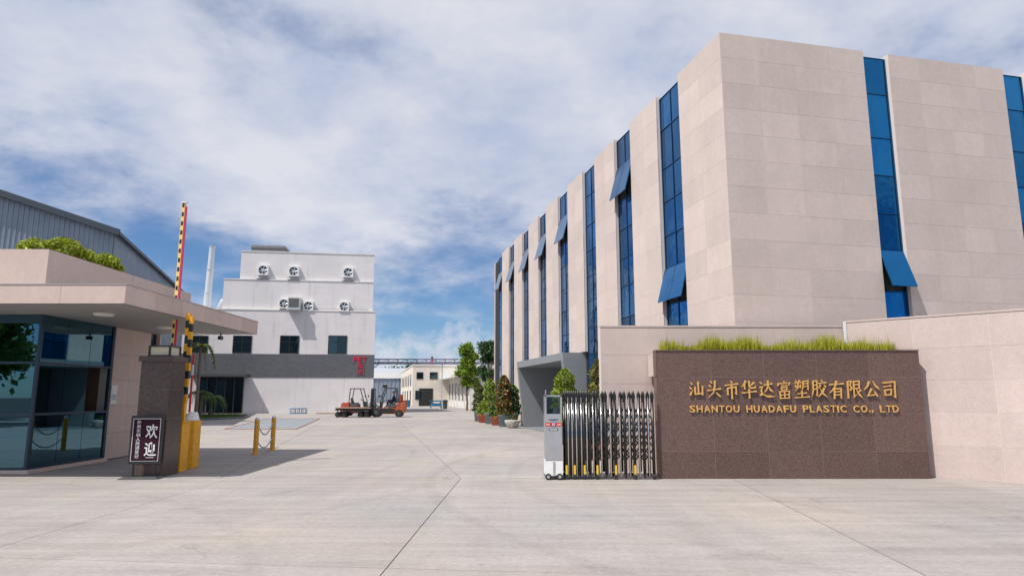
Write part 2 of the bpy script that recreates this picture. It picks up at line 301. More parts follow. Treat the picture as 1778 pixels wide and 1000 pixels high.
# ------------------------------------------------------------------ mesh helpers
def tag(o, label=None, cat=None, group=None, kind=None):
    if label: o['label'] = label
    if cat: o['category'] = cat
    if group: o['group'] = group
    if kind: o['kind'] = kind
    return o
def thing(name, label, cat, loc=(0, 0, 0), rotz=0.0, group=None, scale=1.0):
    o = bpy.data.objects.new(name, None); COL.objects.link(o); o.empty_display_size = 0.2
    o.location = loc; o.rotation_euler = (0, 0, rotz); o.scale = (scale,) * 3
    return tag(o, label, cat, group)
def link(name, me, parent=None):
    o = bpy.data.objects.new(name, me); COL.objects.link(o)
    if parent is not None: o.parent = parent
    return o
def copy_tree(o, parent=None):
    c = o.copy(); COL.objects.link(c); c.parent = parent
    for ch in o.children: copy_tree(ch, c)
    return c
class MB:
    def __init__(s): s.v = []; s.f = []; s.m = []; s.mi = 0
    def add(s, vs, fs):
        b = len(s.v); s.v += [tuple(v) for v in vs]; s.f += [tuple(i + b for i in f) for f in fs]; s.m += [s.mi] * len(fs); return s
    def box(s, lo, hi):
        x0, y0, z0 = lo; x1, y1, z1 = hi
        return s.add([(x0, y0, z0), (x1, y0, z0), (x1, y1, z0), (x0, y1, z0), (x0, y0, z1), (x1, y0, z1), (x1, y1, z1), (x0, y1, z1)],
                     [(0, 3, 2, 1), (4, 5, 6, 7), (0, 1, 5, 4), (1, 2, 6, 5), (2, 3, 7, 6), (3, 0, 4, 7)])
    def hexa(s, bot, top):
        return s.add(list(bot) + list(top), [(0, 3, 2, 1), (4, 5, 6, 7), (0, 1, 5, 4), (1, 2, 6, 5), (2, 3, 7, 6), (3, 0, 4, 7)])
    def bar(s, p, q, w, h=None, up=(0, 0, 1)):
        p, q = Vector(p), Vector(q); d = (q - p).normalized(); u = Vector(up)
        if abs(d.dot(u)) > 0.95: u = Vector((0, 1, 0))
        a = d.cross(u).normalized() * w / 2; b = d.cross(a).normalized() * (h or w) / 2
        c = lambda o: [o - a - b, o + a - b, o + a + b, o - a + b]
        return s.hexa(c(p), c(q))
    def tube(s, pts, r, n=8, cap=True):
        pts = [Vector(p) for p in pts]; rs = r if isinstance(r, (list, tuple)) else [r] * len(pts); rings = []; u = None
        for i, p in enumerate(pts):
            d = (pts[min(i + 1, len(pts) - 1)] - pts[max(i - 1, 0)]).normalized()
            if u is None: u = d.orthogonal().normalized()
            u = (u - d * u.dot(d)).normalized(); w = d.cross(u)
            rings.append([p + (u * math.cos(2 * math.pi * k / n) + w * math.sin(2 * math.pi * k / n)) * rs[i] for k in range(n)])
        vs = [v for ring in rings for v in ring]; fs = []
        for i in range(len(pts) - 1):
            for k in range(n):
                fs.append((i * n + k, i * n + (k + 1) % n, (i + 1) * n + (k + 1) % n, (i + 1) * n + k))
        if cap: fs += [tuple(range(n - 1, -1, -1)), tuple(range((len(pts) - 1) * n, len(pts) * n))]
        return s.add(vs, fs)
    def lathe(s, prof, c=(0, 0, 0), n=16, axis='z'):
        vs = []; fs = []
        for (r, z) in prof:
            for k in range(n):
                a = 2 * math.pi * k / n; x, y = r * math.cos(a), r * math.sin(a)
                if axis == 'z': vs.append((c[0] + x, c[1] + y, c[2] + z))
                elif axis == 'y': vs.append((c[0] + x, c[1] + z, c[2] + y))
                else: vs.append((c[0] + z, c[1] + x, c[2] + y))
        for i in range(len(prof) - 1):
            for k in range(n): fs.append((i * n + k, i * n + (k + 1) % n, (i + 1) * n + (k + 1) % n, (i + 1) * n + k))
        fs += [tuple(range(n - 1, -1, -1)), tuple(range((len(prof) - 1) * n, len(prof) * n))]
        return s.add(vs, fs)
    def prism(s, poly, z0, z1):
        n = len(poly)
        return s.add([(x, y, z0) for x, y in poly] + [(x, y, z1) for x, y in poly],
                     [tuple(range(n - 1, -1, -1)), tuple(range(n, 2 * n))] + [(i, (i + 1) % n, n + (i + 1) % n, n + i) for i in range(n)])
    def mesh(s, name, mats):
        me = bpy.data.meshes.new(name); me.from_pydata(s.v, [], s.f)
        for m in (mats if isinstance(mats, (list, tuple)) else [mats]): me.materials.append(m)
        if s.mi or any(s.m): me.polygons.foreach_set('material_index', s.m)
        bm = bmesh.new(); bm.from_mesh(me); bmesh.ops.recalc_face_normals(bm, faces=bm.faces); bm.to_mesh(me); bm.free()
        me.update(); return me
    def build(s, name, mats, parent=None, smooth=False, bevel=0.0):
        me = s.mesh(name, mats)
        if smooth:
            me.polygons.foreach_set('use_smooth', [True] * len(me.polygons))
            try: me.set_sharp_from_angle(angle=R(40))
            except Exception: pass
        o = link(name, me, parent)
        if bevel:
            b = o.modifiers.new('bevel', 'BEVEL'); b.width = bevel; b.segments = 2; b.limit_method = 'ANGLE'
        return o
UNIT = {}
def unit_box(m):
    if m.name not in UNIT: UNIT[m.name] = MB().box((-.5, -.5, -.5), (.5, .5, .5)).mesh('unit_' + m.name, m)
    return UNIT[m.name]
def piece(name, m, parent, loc, size, rotz=0.0, rot=None):
    o = link(name, unit_box(m), parent); o.location = loc; o.scale = size
    o.rotation_euler = rot or (0, 0, rotz); return o
def slabs(parent, name, m, p0, ang, width, z0, z1, ncol, nrow, thick, gap=0.008, joints=None):
    """a grid of stone slabs whose outer face starts at p0 and runs along the direction ang (outer side to its right)"""
    out = []; d = Vector((math.cos(ang), math.sin(ang), 0)); nrm = Vector((d.y, -d.x, 0))
    cw = width / ncol; ch = (z1 - z0) / nrow
    for c in range(ncol):
        for r in range(nrow):
            q = Vector((p0[0], p0[1], 0)) + d * (cw * (c + .5)) - nrm * (thick / 2 - random.uniform(0, .0015))
            out.append((name, m, parent, (q.x, q.y, z0 + ch * (r + .5)), (cw - gap, thick, ch - gap), ang))
    return out
def put(lst): return [piece(*a) for a in lst]

def leaf_mesh(name, centers, size, m, elong=1.7, droop=0.0):
    n = len(centers); c = np.asarray(centers, dtype=float)
    a = RNG.normal(size=(n, 3)); a[:, 2] -= droop; a /= np.linalg.norm(a, axis=1)[:, None]
    b = np.cross(a, RNG.normal(size=(n, 3))); b /= np.linalg.norm(b, axis=1)[:, None]
    s = (size * RNG.uniform(.6, 1.35, size=n))[:, None]
    v = np.stack([c - a * s * elong / 2, c + b * s / 2, c + a * s * elong / 2, c - b * s / 2], 1).reshape(-1, 3)
    me = bpy.data.meshes.new(name); me.vertices.add(4 * n); me.vertices.foreach_set('co', v.ravel())
    me.loops.add(4 * n); me.loops.foreach_set('vertex_index', np.arange(4 * n)); me.polygons.add(n)
    me.polygons.foreach_set('loop_start', np.arange(0, 4 * n, 4)); me.update(); me.materials.append(m); return me
def blob_points(blobs, n, shell=0.55):
    w = np.array([b[3] ** 2 for b in blobs]); w = w / w.sum(); idx = RNG.choice(len(blobs), size=n, p=w)
    B = np.array([(b[0], b[1], b[2]) for b in blobs])[idx]; rad = np.array([b[3] for b in blobs])[idx]
    sq = np.array([b[4] if len(b) > 4 else 0.85 for b in blobs])[idx]
    d = RNG.normal(size=(n, 3)); d /= np.linalg.norm(d, axis=1)[:, None]
    rr = rad * (shell + (1.08 - shell) * RNG.random(n) ** .7)
    p = B + d * rr[:, None] * np.stack([np.ones(n), np.ones(n), sq], 1); return p
def text_mesh(body, size, m, extrude=0.0, offset=0.0, align='CENTER'):
    cu = bpy.data.curves.new('lettering', 'FONT'); cu.body = body; cu.size = size; cu.extrude = extrude; cu.offset = offset
    cu.align_x = align; cu.align_y = 'CENTER'; cu.resolution_u = 3
    o = bpy.data.objects.new('tmp', cu); COL.objects.link(o)
    dg = bpy.context.evaluated_depsgraph_get(); me = bpy.data.meshes.new_from_object(o.evaluated_get(dg))
    bpy.data.objects.remove(o); bpy.data.curves.remove(cu); me.materials.clear(); me.materials.append(m); return me
def letter(name, body, size, m, parent, loc, rotz=0.0, extrude=0.004, offset=0.0, box=None, tilt=0.0):
    """one upright character facing -Y; box=(w, h) fits its outline into a cell"""
    me = text_mesh(body, size, m, extrude, offset)
    if box and len(me.vertices):
        co = np.empty(len(me.vertices) * 3); me.vertices.foreach_get('co', co); co = co.reshape(-1, 3)
        lo, hi = co.min(0), co.max(0); k = np.array([box[0] / max(hi[0] - lo[0], 1e-5), box[1] / max(hi[1] - lo[1], 1e-5)])
        co[:, :2] = (co[:, :2] - (lo + hi)[:2] / 2) * k; me.vertices.foreach_set('co', co.ravel()); me.update()
    o = link(name, me, parent); o.location = loc; o.rotation_euler = (math.pi / 2, tilt, rotz); return o

def ray(px, py):
    u = (px - 889) / FPX; v = (500 - py) / FPX; c, s = math.cos(PITCH), math.sin(PITCH)
    return Vector((u, c - v * s, s + v * c))
def at(px, py, Y): d = ray(px, py); t = Y / d.y; return Vector((d.x * t, Y, CAMH + d.z * t))

# ================================================================== GROUND
ground = MB().add([(-700, -300, -.02), (700, -300, -.02), (700, 1500, -.02), (-700, 1500, -.02)], [(0, 1, 2, 3)]).build('ground', JOINTD)
tag(ground, kind='structure')
def split(poly, p, q, gap):
    """cut a convex polygon along the line p-q, leaving a joint of width gap"""
    p, q = Vector(p), Vector(q); d = (q - p).normalized(); n = Vector((-d.y, d.x)); res = []
    for sgn in (1, -1):
        out = []; f = lambda a: sgn * (Vector(a) - p).dot(n) - gap / 2
        for i in range(len(poly)):
            a, b = poly[i], poly[(i + 1) % len(poly)]; fa, fb = f(a), f(b)
            if fa >= 0: out.append(a)
            if fa * fb < 0: t = fa / (fa - fb); out.append((a[0] + (b[0] - a[0]) * t, a[1] + (b[1] - a[1]) * t))
        if len(out) > 2: res.append(out)
    return res
def cut_all(polys, lines, gap):
    for l in lines: polys = [r for po in polys for r in split(po, l[0], l[1], gap)]
    return polys
GATEY = 13.30
front = cut_all([[(-34, -30), (34, -30), (34, GATEY - .006), (-34, GATEY - .006)]],
                [((-5.5, 0), (-5.5, 10)), ((-1.19, 6.26), (-1.0, 13.29)), ((3.73, 6.26), (4.25, 12.86)), ((9.2, 6), (9.6, 12)), ((-10.2, 6), (-10.2, 12)), ((15, 6), (15.3, 12)), ((-16, 6), (-16, 12)),
                 ((-5.12, 6.94), (1.6, 6.26)), ((-5, .6), (5, .2)), ((-5, -5.8), (5, -6))], 0.013)
a12 = R(12.0); dv = Vector((-math.sin(a12), math.cos(a12))); dn = Vector((math.cos(a12), math.sin(a12)))
rear = [[(-60, GATEY + .006), (40, GATEY + .006), (40, 170), (-60, 170)]]
lines = []
for k in range(-9, 7):
    o = Vector((-1.0, 13.29)) + dn * (4.6 * k); lines.append((tuple(o), tuple(o + dv)))
for k in range(1, 13):
    o = Vector((-1.0, 13.29)) + dv * (6.2 * k); lines.append((tuple(o), tuple(o + dn)))
rear = cut_all(rear, lines, 0.014)
for po in front + rear:
    cx = sum(p[0] for p in po) / len(po); cy = sum(p[1] for p in po) / len(po)
    MB().prism([(x, y) for x, y in po], -.12, random.uniform(-.0015, .0015)).build('concrete_slab', CONC, ground)
far_ground = MB().add([(-700, 170.5, -.004), (700, 170.5, -.004), (700, 1500, -.004), (-700, 1500, -.004)], [(0, 1, 2, 3)]).build('ground_beyond', CONC)
tag(far_ground, kind='structure')

# weighbridge let into the yard
w = thing('weighbridge', 'blue grey steel weighbridge deck edged in red set in the yard', 'weighbridge', (-13.4, 38.5, 0))
P = [(-13.56, 31.76), (-10.17, 31.76), (-12.97, 45.26), (-16.6, 45.26)]; P = [(x + 13.4, y - 38.5) for x, y in P]
lerp = lambda a, b, t: (a[0] + (b[0] - a[0]) * t, a[1] + (b[1] - a[1]) * t)
for i in range(4):
    t0, t1 = i / 4 + .002, (i + 1) / 4 - .002
    MB().prism([lerp(P[0], P[3], t0), lerp(P[1], P[2], t0), lerp(P[1], P[2], t1), lerp(P[0], P[3], t1)], 0.002, 0.012).build('deck_plate', STEELP, w)
for i in range(4):
    MB().bar((*P[i], .01), (*P[(i + 1) % 4], .01),   .07, .03).build('edge_rail', mat('faded_red', (.30, .12, .09), .7), w)

# ================================================================== OFFICE BUILDING (right)
TH = R(12.6)
office = thing('office_building', 'tall beige stone office block with vertical blue mirror glass strips', 'building', (5.1, 15.0, 0), TH)
ROOF = 10.40
ZL = [0.1, 1.05, 2.05, 3.1, 4.12, 5.15, 6.1, 7.1, 8.1, 9.3, 10.30]
piersL = [(0.0, 2.24)] + [(3.66 + 3.43 * i, 3.66 + 3.43 * i + 2.02) for i in range(7)]
stripsL = [(2.24, 3.66)] + [(piersL[i][1], piersL[i][1] + 1.41) for i in range(1, 8)]
piersR = [(0.0, 4.10), (4.85, 8.54), (9.29, 12.98), (13.73, 17.4)]
stripsR = [(4.10, 4.85), (8.54, 9.29), (12.98, 13.73)]
LEN, WID, GL = 27.67 + 1.41, 17.4, 0.11                 # facade lengths, depth of the glass behind the stone
PK0, PK1, PZ = 10.9, 18.75, 3.22                         # entrance portal in the left facade
MB().box((GL + .05, GL + .05, 0), (WID - .05, LEN - .02, 3.30)).build('ground_floor_core', DARK, office).hide_render = False
MB().box((GL + .05, GL + .05, 3.305), (WID - .05, LEN - .02, 10.28)).build('upper_core', DARK, office)
office_objs = [o for o in office.children]
bpy.data.objects.remove(office_objs[0])                  # rebuilt below with the entrance recess left open
g0 = MB()
g0.box((GL + .05, GL + .05, 0), (WID - .05, PK0 + .1, 3.30)); g0.box((2.6, PK0 + .1, 0), (WID - .05, PK1 - .1, 3.30)); g0.box((GL + .05, PK1 - .1, 0), (WID - .05, LEN - .02, 3.30))
g0.build('ground_floor_core', DARK, office)
TK = 0.03
allsl = []
NR = 16
for i, (k0, k1) in enumerate(piersL):
    zb = PZ + .02 if (k0 < PK1 and k1 > PK0) else 0.0
    x1 = 1.0 if i == 0 else 0.75
    MB().box((.0024, k0 + .002, zb + .002), (x1, k1 - .002, ROOF - .003)).build('pier', JOINT, office) if i else None
    nr = NR if zb == 0 else 11
    # the left facade faces local -X: run along +Y backwards so that the outer side lies to the right
    allsl += slabs(office, 'stone_slab', STONE, (0.0, k1, 0), -math.pi / 2, k1 - k0, zb, ROOF, 2, nr, TK, 0.004)
for i, (s0, s1) in enumerate(piersR):
    if i: MB().box((s0 + .002, .0024, 0.002), (s1 - .002, .85, ROOF - .003)).build('pier', JOINT, office)
    a0 = s0
    allsl += slabs(office, 'stone_slab', STONE, (a0, 0.0, 0), 0.0, s1 - a0, 0, ROOF, 4, NR, TK, 0.008)
# corner pier, one L-shaped core
MB().prism([(.0024, .0024), (4.098, .0024), (4.098, .85), (.75, .85), (.75, 2.238), (.0024, 2.238)], 0, ROOF - .003).build('pier', JOINT, office)
# back wall and roof cap
MB().box((GL, LEN - .02, 0), (WID, LEN + .2, ROOF - .1)).build('rear_wall', STONE2, office)
MB().box((.7, .7, 10.29), (WID - .1, LEN - .05, 10.34)).build('roof_deck', SOFFIT, office)
# the 300 slabs that show largest stay single, the hidden and far ones are joined
M4 = Matrix.Translation((5.1, 15, 0)) @ Matrix.Rotation(TH, 4, 'Z')
def seen_size(a):
    p = M4 @ Vector(a[3]); c, s = math.cos(PITCH), math.sin(PITCH); z = p.z - CAMH; cy = p.y * c + z * s; cz = -p.y * s + z * c
    if cy < 1: return 0
    px = 889 + FPX * p.x / cy; py = 500 - FPX * cz / cy
    if px > 1800 or px < 0: return 0
    if px > 1030 and py > 575: return 0
    if 900 < px <= 1030 and py > 690: return 0
    f = abs((M4.to_3x3() @ Vector((-1, 0, 0))).dot((p - Vector((0, 0, CAMH))).normalized())) if abs(a[5]) > 1 else 1
    return a[4][0] * f * a[4][2] * FPX * FPX / cy / cy
allsl.sort(key=seen_size, reverse=True)
put(allsl[:290])
mbs = MB()
for a in allsl[290:]:
    (lx, ly, lz), (w_, t_, h_), an = a[3], a[4], a[5]
    if abs(an) > 1: mbs.box((lx - t_ / 2, ly - w_ / 2, lz - h_ / 2), (lx + t_ / 2, ly + w_ / 2, lz + h_ / 2))
    else: mbs.box((lx - w_ / 2, ly - t_ / 2, lz - h_ / 2), (lx + w_ / 2, ly + t_ / 2, lz + h_ / 2))
tag(mbs.build('stone_slabs_far', STONE, office), kind='stuff')
# glazing
sash_rows = {0: 4, 1: 8, 3: 8, 4: 8, 5: 8, 6: 8, 7: 8}
for i, (k0, k1) in enumerate(stripsL):
    km = (k0 + k1) / 2; fr = MB()
    zs = [z for z in ZL if not (k0 < PK1 and k1 > PK0 and z < PZ - .2)]
    if zs[0] > .2: zs[0] = PZ + .02
    for z in zs: fr.box((GL - .012, k0, z - .009), (GL + .06, k1, z + .009))
    for k in (k0 + .02, km, k1 - .02): fr.box((GL - .010, k - .010, zs[0]), (GL + .05, k + .010, zs[-1]))
    fr.build('window_frame', BLUEM, office)
    for r in range(len(zs) - 1):
        for c in range(2):
            a, b = (k0 + .03, km - .02) if c == 0 else (km + .02, k1 - .03)
            z0, z1 = zs[r] + .02, zs[r + 1] - .02
            if i in sash_rows and abs(zs[r] - ZL[sash_rows[i]]) < .05:
                h = z1 - z0; ang = R(15)
                o = piece('open_sash', BLUE, office, (GL - math.sin(ang) * h / 2 - .02, (a + b) / 2, z1 - math.cos(ang) * h / 2), (.03, b - a + .02, h), rot=(0, ang, 0))
            else:
                piece('pane', BLUE, office, (GL + .02, (a + b) / 2, (z0 + z1) / 2), (.016, b - a, z1 - z0), rot=(0, R(random.uniform(-.35, .35)), R(random.uniform(-.35, .35))))
for i, (s0, s1) in enumerate(stripsR):
    fr = MB()
    for z in ZL: fr.box((s0, GL - .006, z - .009), (s1, GL + .06, z + .009))
    for s_ in (s0 + .02, s1 - .02): fr.box((s_ - .02, GL - .010, .1), (s_ + .02, GL + .05, ZL[-1]))
    fr.build('window_frame', BLUEM, office)
    for r in range(len(ZL) - 1):
        z0, z1 = ZL[r] + .02, ZL[r + 1] - .02
        if i == 0 and r == 4:
            h = z1 - z0; ang = R(20)
            piece('open_sash', BLUE, office, ((s0 + s1) / 2, GL - math.sin(ang) * h / 2 - .02, z1 - math.cos(ang) * h / 2), (s1 - s0 - .05, .03, h), rot=(-ang, 0, 0))
        else:
            piece('pane', BLUE, office, ((s0 + s1) / 2, GL + .02, (z0 + z1) / 2), (s1 - s0 - .07, .016, z1 - z0), rot=(R(random.uniform(-.3, .3)), 0, R(random.uniform(-.3, .3))))
# entrance portal: slanting grey frame
po = MB()
N0, N1 = -.78, -.46                                    # outer lip at the top and at the foot
T = .42
# far leg, near leg, lintel, ceiling
po.hexa([(N1, PK1 - .28, 0), (2.0, PK1 - .28, 0), (2.0, PK1, 0), (N1, PK1, 0)], [(N0, PK1 - .28, PZ - .3), (2.0, PK1 - .28, PZ - .3), (2.0, PK1, PZ - .3), (N0, PK1, PZ - .3)])
fl = po.build('portal_jamb', GREYP, office)
po = MB(); po.hexa([(N1, PK0, 0), (2.0, PK0, 0), (2.0, PK0 + .28, 0), (N1, PK0 + .28, 0)], [(N0, PK0, PZ - .3), (2.0, PK0, PZ - .3), (2.0, PK0 + .28, PZ - .3), (N0, PK0 + .28, PZ - .3)]); po.build('portal_jamb', GREYP, office)
MB().box((N0, PK0, PZ - .298), (2.0, PK1, PZ)).build('portal_lintel', GREYP, office)
MB().box((2.0, PK0, 0.0), (2.58, PK1, PZ + .06)).build('portal_back_wall', GREYD, office)
for j in range(4): piece('door_leaf', WINDK, office, (1.97, 13.2 + j * 1.05, 1.15), (.03, 1.0, 2.25))
MB().box((-.5, PK0 + .29, 0), (1.98, PK1 - .29, .05)).build('portal_step', GREYP, office)

# ================================================================== PERIMETER WALL
def wall_run(parent, p, q, z1, thick, ncol, nrow, m, zoff=0):
    p, q = Vector(p), Vector(q); d = (q - p); L_ = d.length; ang = math.atan2(d.y, d.x); n = Vector((d.y, -d.x)).normalized()
    c = [p - n * .0024, q - n * .0024, q - n * thick, p - n * thick]
    MB().prism([tuple(v) for v in c], 0, z1 - .004).build('wall_core', JOINT if m is not BROWN else JOINTB, parent)
    put(slabs(parent, 'stone_slab', m, (p.x, p.y), ang, L_, 0, z1, ncol, nrow, .025, .008))
    cp = [p + n * .012, q + n * .012, q - n * (thick + .012), p - n * (thick + .012)]
    MB().prism([tuple(v) for v in cp], z1, z1 + .035).build('coping', m, parent)
pw = thing('boundary_wall', 'straight beige stone boundary wall behind the planted sign wall', 'wall', (4.6, 14.4, 0))
wall_run(pw, (1.93 - 4.6, 0), (7.24 - 4.6, 0), 3.07, .3, 5, 5, STONE2)
pw2 = thing('boundary_wall', 'angled beige stone wall running towards the viewer right of sign', 'wall', (7.26, 14.37, 0))
wall_run(pw2, (0, 0), (5.6, -5.36), 3.16, .3, 6, 5, STONE2)
MB().box((-.02, -.05, 0), (.03, -.02, 3.17)).build('corner_trim', WHITE, pw2)

# ================================================================== SIGN WALL
SX0, SX1, SY, SZ = 2.89, 8.12, 13.20, 2.47
sign = thing('sign_wall', 'brown granite sign wall with gold raised company lettering beside the gate', 'sign wall', ((SX0 + SX1) / 2, SY, 0))
hw = (SX1 - SX0) / 2
MB().box((-hw + .002, .0024, 0), (hw - .002, .24, SZ - .003)).build('wall_core', JOINTB, sign)
rows = [0, .52, 1.24, 1.955, SZ]
for c in range(5):
    xs = [-hw, -hw + 1.07, -hw + 2.12, -hw + 3.17, -hw + 4.22, hw]
    for r in range(4):
        piece('granite_tile', BROWN, sign, ((xs[c] + xs[c + 1]) / 2, .0125 + random.uniform(0, .0015), (rows[r] + rows[r + 1]) / 2), (xs[c + 1] - xs[c] - .007, .025, rows[r + 1] - rows[r] - .007))
for r in range(4):
    piece('granite_tile', BROWN, sign, (-hw - .013, .125, (rows[r] + rows[r + 1]) / 2), (.024, .25, rows[r + 1] - rows[r] - .005))
piece('coping', BROWN, sign, (-.012, .12, SZ + .012), (2 * hw + .03, .27, .022))
CN = '汕头市华达富塑胶有限公司'; EN = 'SHANTOU HUADAFU PLASTIC CO., LTD'
xl, xr = 3.48 - sign.location.x, 7.62 - sign.location.x; cell = (xr - xl - .33) / 11
# brush strokes of each character on a 100-unit grid: kind then points (h across, s down, p sweep left, n sweep right, d dot, z turn, g hook, r lift)
GL_ = {
 '汕': 'd12,88,25,76 d5,62,18,51 r8,18,18,34,28,48 s62,92,62,24 z40,64,41,24,88,28 s88,68,87,18',
 '头': 'd28,93,39,81 d17,72,30,60 h6,41,94,50 p58,95,56,62,44,28,10,3 d60,30,88,6',
 '市': 'd47,99,57,87 h8,75,94,82 s24,61,25,22 g24,60,79,65,78,26,67,31 s51,82,50,0',
 '华': 'p32,97,22,80,5,62 s22,78,22,50 p86,88,68,74,50,66 g52,97,53,63,62,57,90,58,93,72 h3,31,97,39 s50,52,49,0',
 '达': 'h33,70,90,77 p62,95,60,66,50,44,33,30 n61,66,72,46,90,31 d9,89,21,77 z5,58,23,62,14,40,20,27,7,14 n7,14,24,21,50,9,99,7',
 '富': 'd49,100,55,91 d15,88,11,71 z14,83,89,88,79,73 h31,72,71,75 s31,63,34,49 z31,62,69,65,66,51 h34,50,66,52 s21,42,24,1 z21,40,81,44,78,2 h24,22,78,25 s50,42,50,4 h24,4,77,6',
 '塑': 'd13,97,21,87 p40,99,31,88 h4,83,49,88 z12,75,13,60,42,64 s43,77,42,57 p28,87,27,60,10,41 p60,94,60,64,49,41 g60,93,91,96,90,48,80,53 h61,80,88,82 h60,65,88,68 h21,25,81,31 s50,41,50,8 h4,4,97,10',
 '胶': 'p12,92,13,42,2,8 g12,91,37,93,36,12,26,18 h13,68,34,71 h13,46,34,49 d65,99,73,88 h45,79,97,85 p60,74,53,61,43,53 d79,74,93,59 p83,56,70,30,41,5 n54,54,68,28,99,5',
 '有': 'h4,77,96,85 p51,99,41,71,24,47,5,33 s34,56,34,1 g34,55,77,58,76,6,64,12 h36,39,74,42 h35,22,74,25',
 '限': 'z9,91,33,94,24,72,34,55,22,43 s10,94,10,1 z46,92,83,95,81,54 h48,74,80,77 h48,54,80,57 g47,92,48,9,64,23 p92,49,82,39,72,34 n61,54,74,28,99,3',
 '公': 'p37,91,27,67,3,45 n59,93,74,66,99,45 z49,51,24,13,67,18 d64,37,82,7',
 '司': 'g10,88,87,94,85,9,67,17 h13,67,63,73 s19,50,23,19 z19,48,61,53,58,22 h23,21,57,25'}
WP = {'h': [.95, .62, .62, 1.15], 's': [1.15, .82, .82, 1.0], 'p': [1.15, .95, .65, .14], 'n': [.35, .75, 1.35, .2], 'd': [.3, 1.25, .75], 'z': [1.0, .85, .85, .85], 'g': [1.0, .9, .9, .12], 'r': [1.2, .7, .12]}
def brush(ch, w, h, dep, base):
    m = MB(); toks = GL_[ch].split(); base = base * (1 if len(toks) < 9 else .80 if len(toks) > 11 else .88)
    for si, tk in enumerate(toks):
        kd = tk[0]; q = [float(v) for v in tk[1:].split(',')]; P_ = [Vector(((q[k] / 100 - .5) * w, (q[k + 1] / 100 - .5) * h)) for k in range(0, len(q), 2)]
        if kd in 'pnr' and len(P_) > 2:                       # smooth the sweeps
            Q = [P_[0]]
            for k in range(1, len(P_) - 1): Q += [P_[k] * .7 + P_[k - 1] * .3, P_[k], P_[k] * .7 + P_[k + 1] * .3]
            P_ = Q + [P_[-1]]
        elif len(P_) == 2: P_ = [P_[0].lerp(P_[1], t) for t in (0, .3, .75, 1)]
        ln = [0]
        for k in range(1, len(P_)): ln.append(ln[-1] + (P_[k] - P_[k - 1]).length)
        pr = WP[kd]; wd = []
        for d_ in ln:
            t = d_ / ln[-1] * (len(pr) - 1); a = min(int(t), len(pr) - 2); wd.append((pr[a] + (pr[a + 1] - pr[a]) * (t - a)) * base)
        if kd == 'g': wd = [base * .95] * (len(P_) - 1) + [base * .12]
        Lf, Rt = [], []
        for k, p in enumerate(P_):
            a = (p - P_[k - 1]).normalized() if k else None; b = (P_[k + 1] - p).normalized() if k < len(P_) - 1 else None
            d_ = ((a or b) + (b or a)); d_ = d_.normalized() if d_.length > .3 else (a or b); nn = Vector((-d_.y, d_.x))
            f = 1.0 if (a is None or b is None) else min(1.5, 1 / max(.4, math.sqrt(max(0, (1 + a.dot(b)) / 2))))
            Lf.append(p + nn * wd[k] / 2 * f); Rt.append(p - nn * wd[k] / 2 * f)
        y0 = -dep - si * .0006; n_ = len(P_); vs = [(v.x, y0, v.y) for v in Lf + Rt] + [(v.x, 0, v.y) for v in Lf + Rt]; fs = []
        for k in range(n_ - 1):
            fs += [(k, k + 1, n_ + k + 1, n_ + k), (2 * n_ + k, 2 * n_ + k + 1, k + 1, k), (n_ + k, n_ + k + 1, 3 * n_ + k + 1, 3 * n_ + k)]
        fs += [(0, n_, 3 * n_, 2 * n_), (n_ - 1, 3 * n_ - 1, 4 * n_ - 1, 2 * n_ - 1)]
        m.add(vs, fs)
    return m
for i, ch in enumerate(CN):
    o = brush(ch, .31, .36, .026, .032).build('gold_character', GOLD, sign)
    o.location = (xl + .165 + cell * i, -.012, 1.715 + .012 * math.sin(i * 2.1)); o.rotation_euler = (0, R(random.uniform(-2, 2)), 0)
wid = {'I': .45, ',': .4, '.': .4, ' ': .75, 'L': .85, 'T': .9, 'F': .88, 'P': .95, 'U': 1.02, 'A': 1.06, 'O': 1.1, 'C': 1.04, 'H': 1.02, 'N': 1.04, 'D': 1.02, 'S': .98}
tot = sum(wid[c] for c in EN); u = (xr - xl) / tot; x = xl
for ch in EN:
    w_ = wid[ch] * u
    if ch in '.,': letter('gold_letter', ch, .19, GOLD, sign, (x + w_ / 2, -.020, 1.285), extrude=.010, offset=.0, box=(.032, .035 if ch == '.' else .065))
    elif ch != ' ': letter('gold_letter', ch, .19, GOLD, sign, (x + w_ / 2, -.020, 1.335), extrude=.010, offset=.003, box=(w_ * .80 if ch != 'I' else .032, .135))
    x += w_
# planter trough and the grass in it
tr = thing('planter_trough', 'stone planter trough behind the brown sign wall filled with soil', 'planter', (5.1, 13.9, 0))
MB().box((-1.95, -.44, 0), (2.0, .46, 2.36)).build('trough_body', STONE2, tr)
MB().box((-1.92, -.40, 2.362), (1.95, .42, 2.40)).build('soil', SOIL, tr)
piece('end_block', STONE, tr, (-2.055, .04, 2.22), (.20, .8, .46))
n = 13000
gx = RNG.uniform(3.12, 7.88, n); gy = RNG.uniform(13.5, 14.1, n)
clump = .19 + .11 * np.clip(np.sin(gx * 3.1) * .5 + np.sin(gx * 7.7 + 1.2) * .5 + RNG.normal(0, .4, n), -.6, 1.2)
clump = np.where(gx > 7.52, np.where(gx > 7.64, clump * 1.5, .02), clump)
V = np.zeros((n, 3, 3)); az = RNG.uniform(0, 2 * np.pi, n); wv = .006 + RNG.random(n) * .006
lean = RNG.normal(0, .05, (n, 2))
V[:, 0] = np.stack([gx - np.cos(az) * wv, gy - np.sin(az) * wv, np.full(n, 2.40)], 1)
V[:, 1] = np.stack([gx + np.cos(az) * wv, gy + np.sin(az) * wv, np.full(n, 2.40)], 1)
V[:, 2] = np.stack([gx + lean[:, 0], gy + lean[:, 1], 2.40 + clump * RNG.uniform(.55, 1.55, n) + .05], 1)
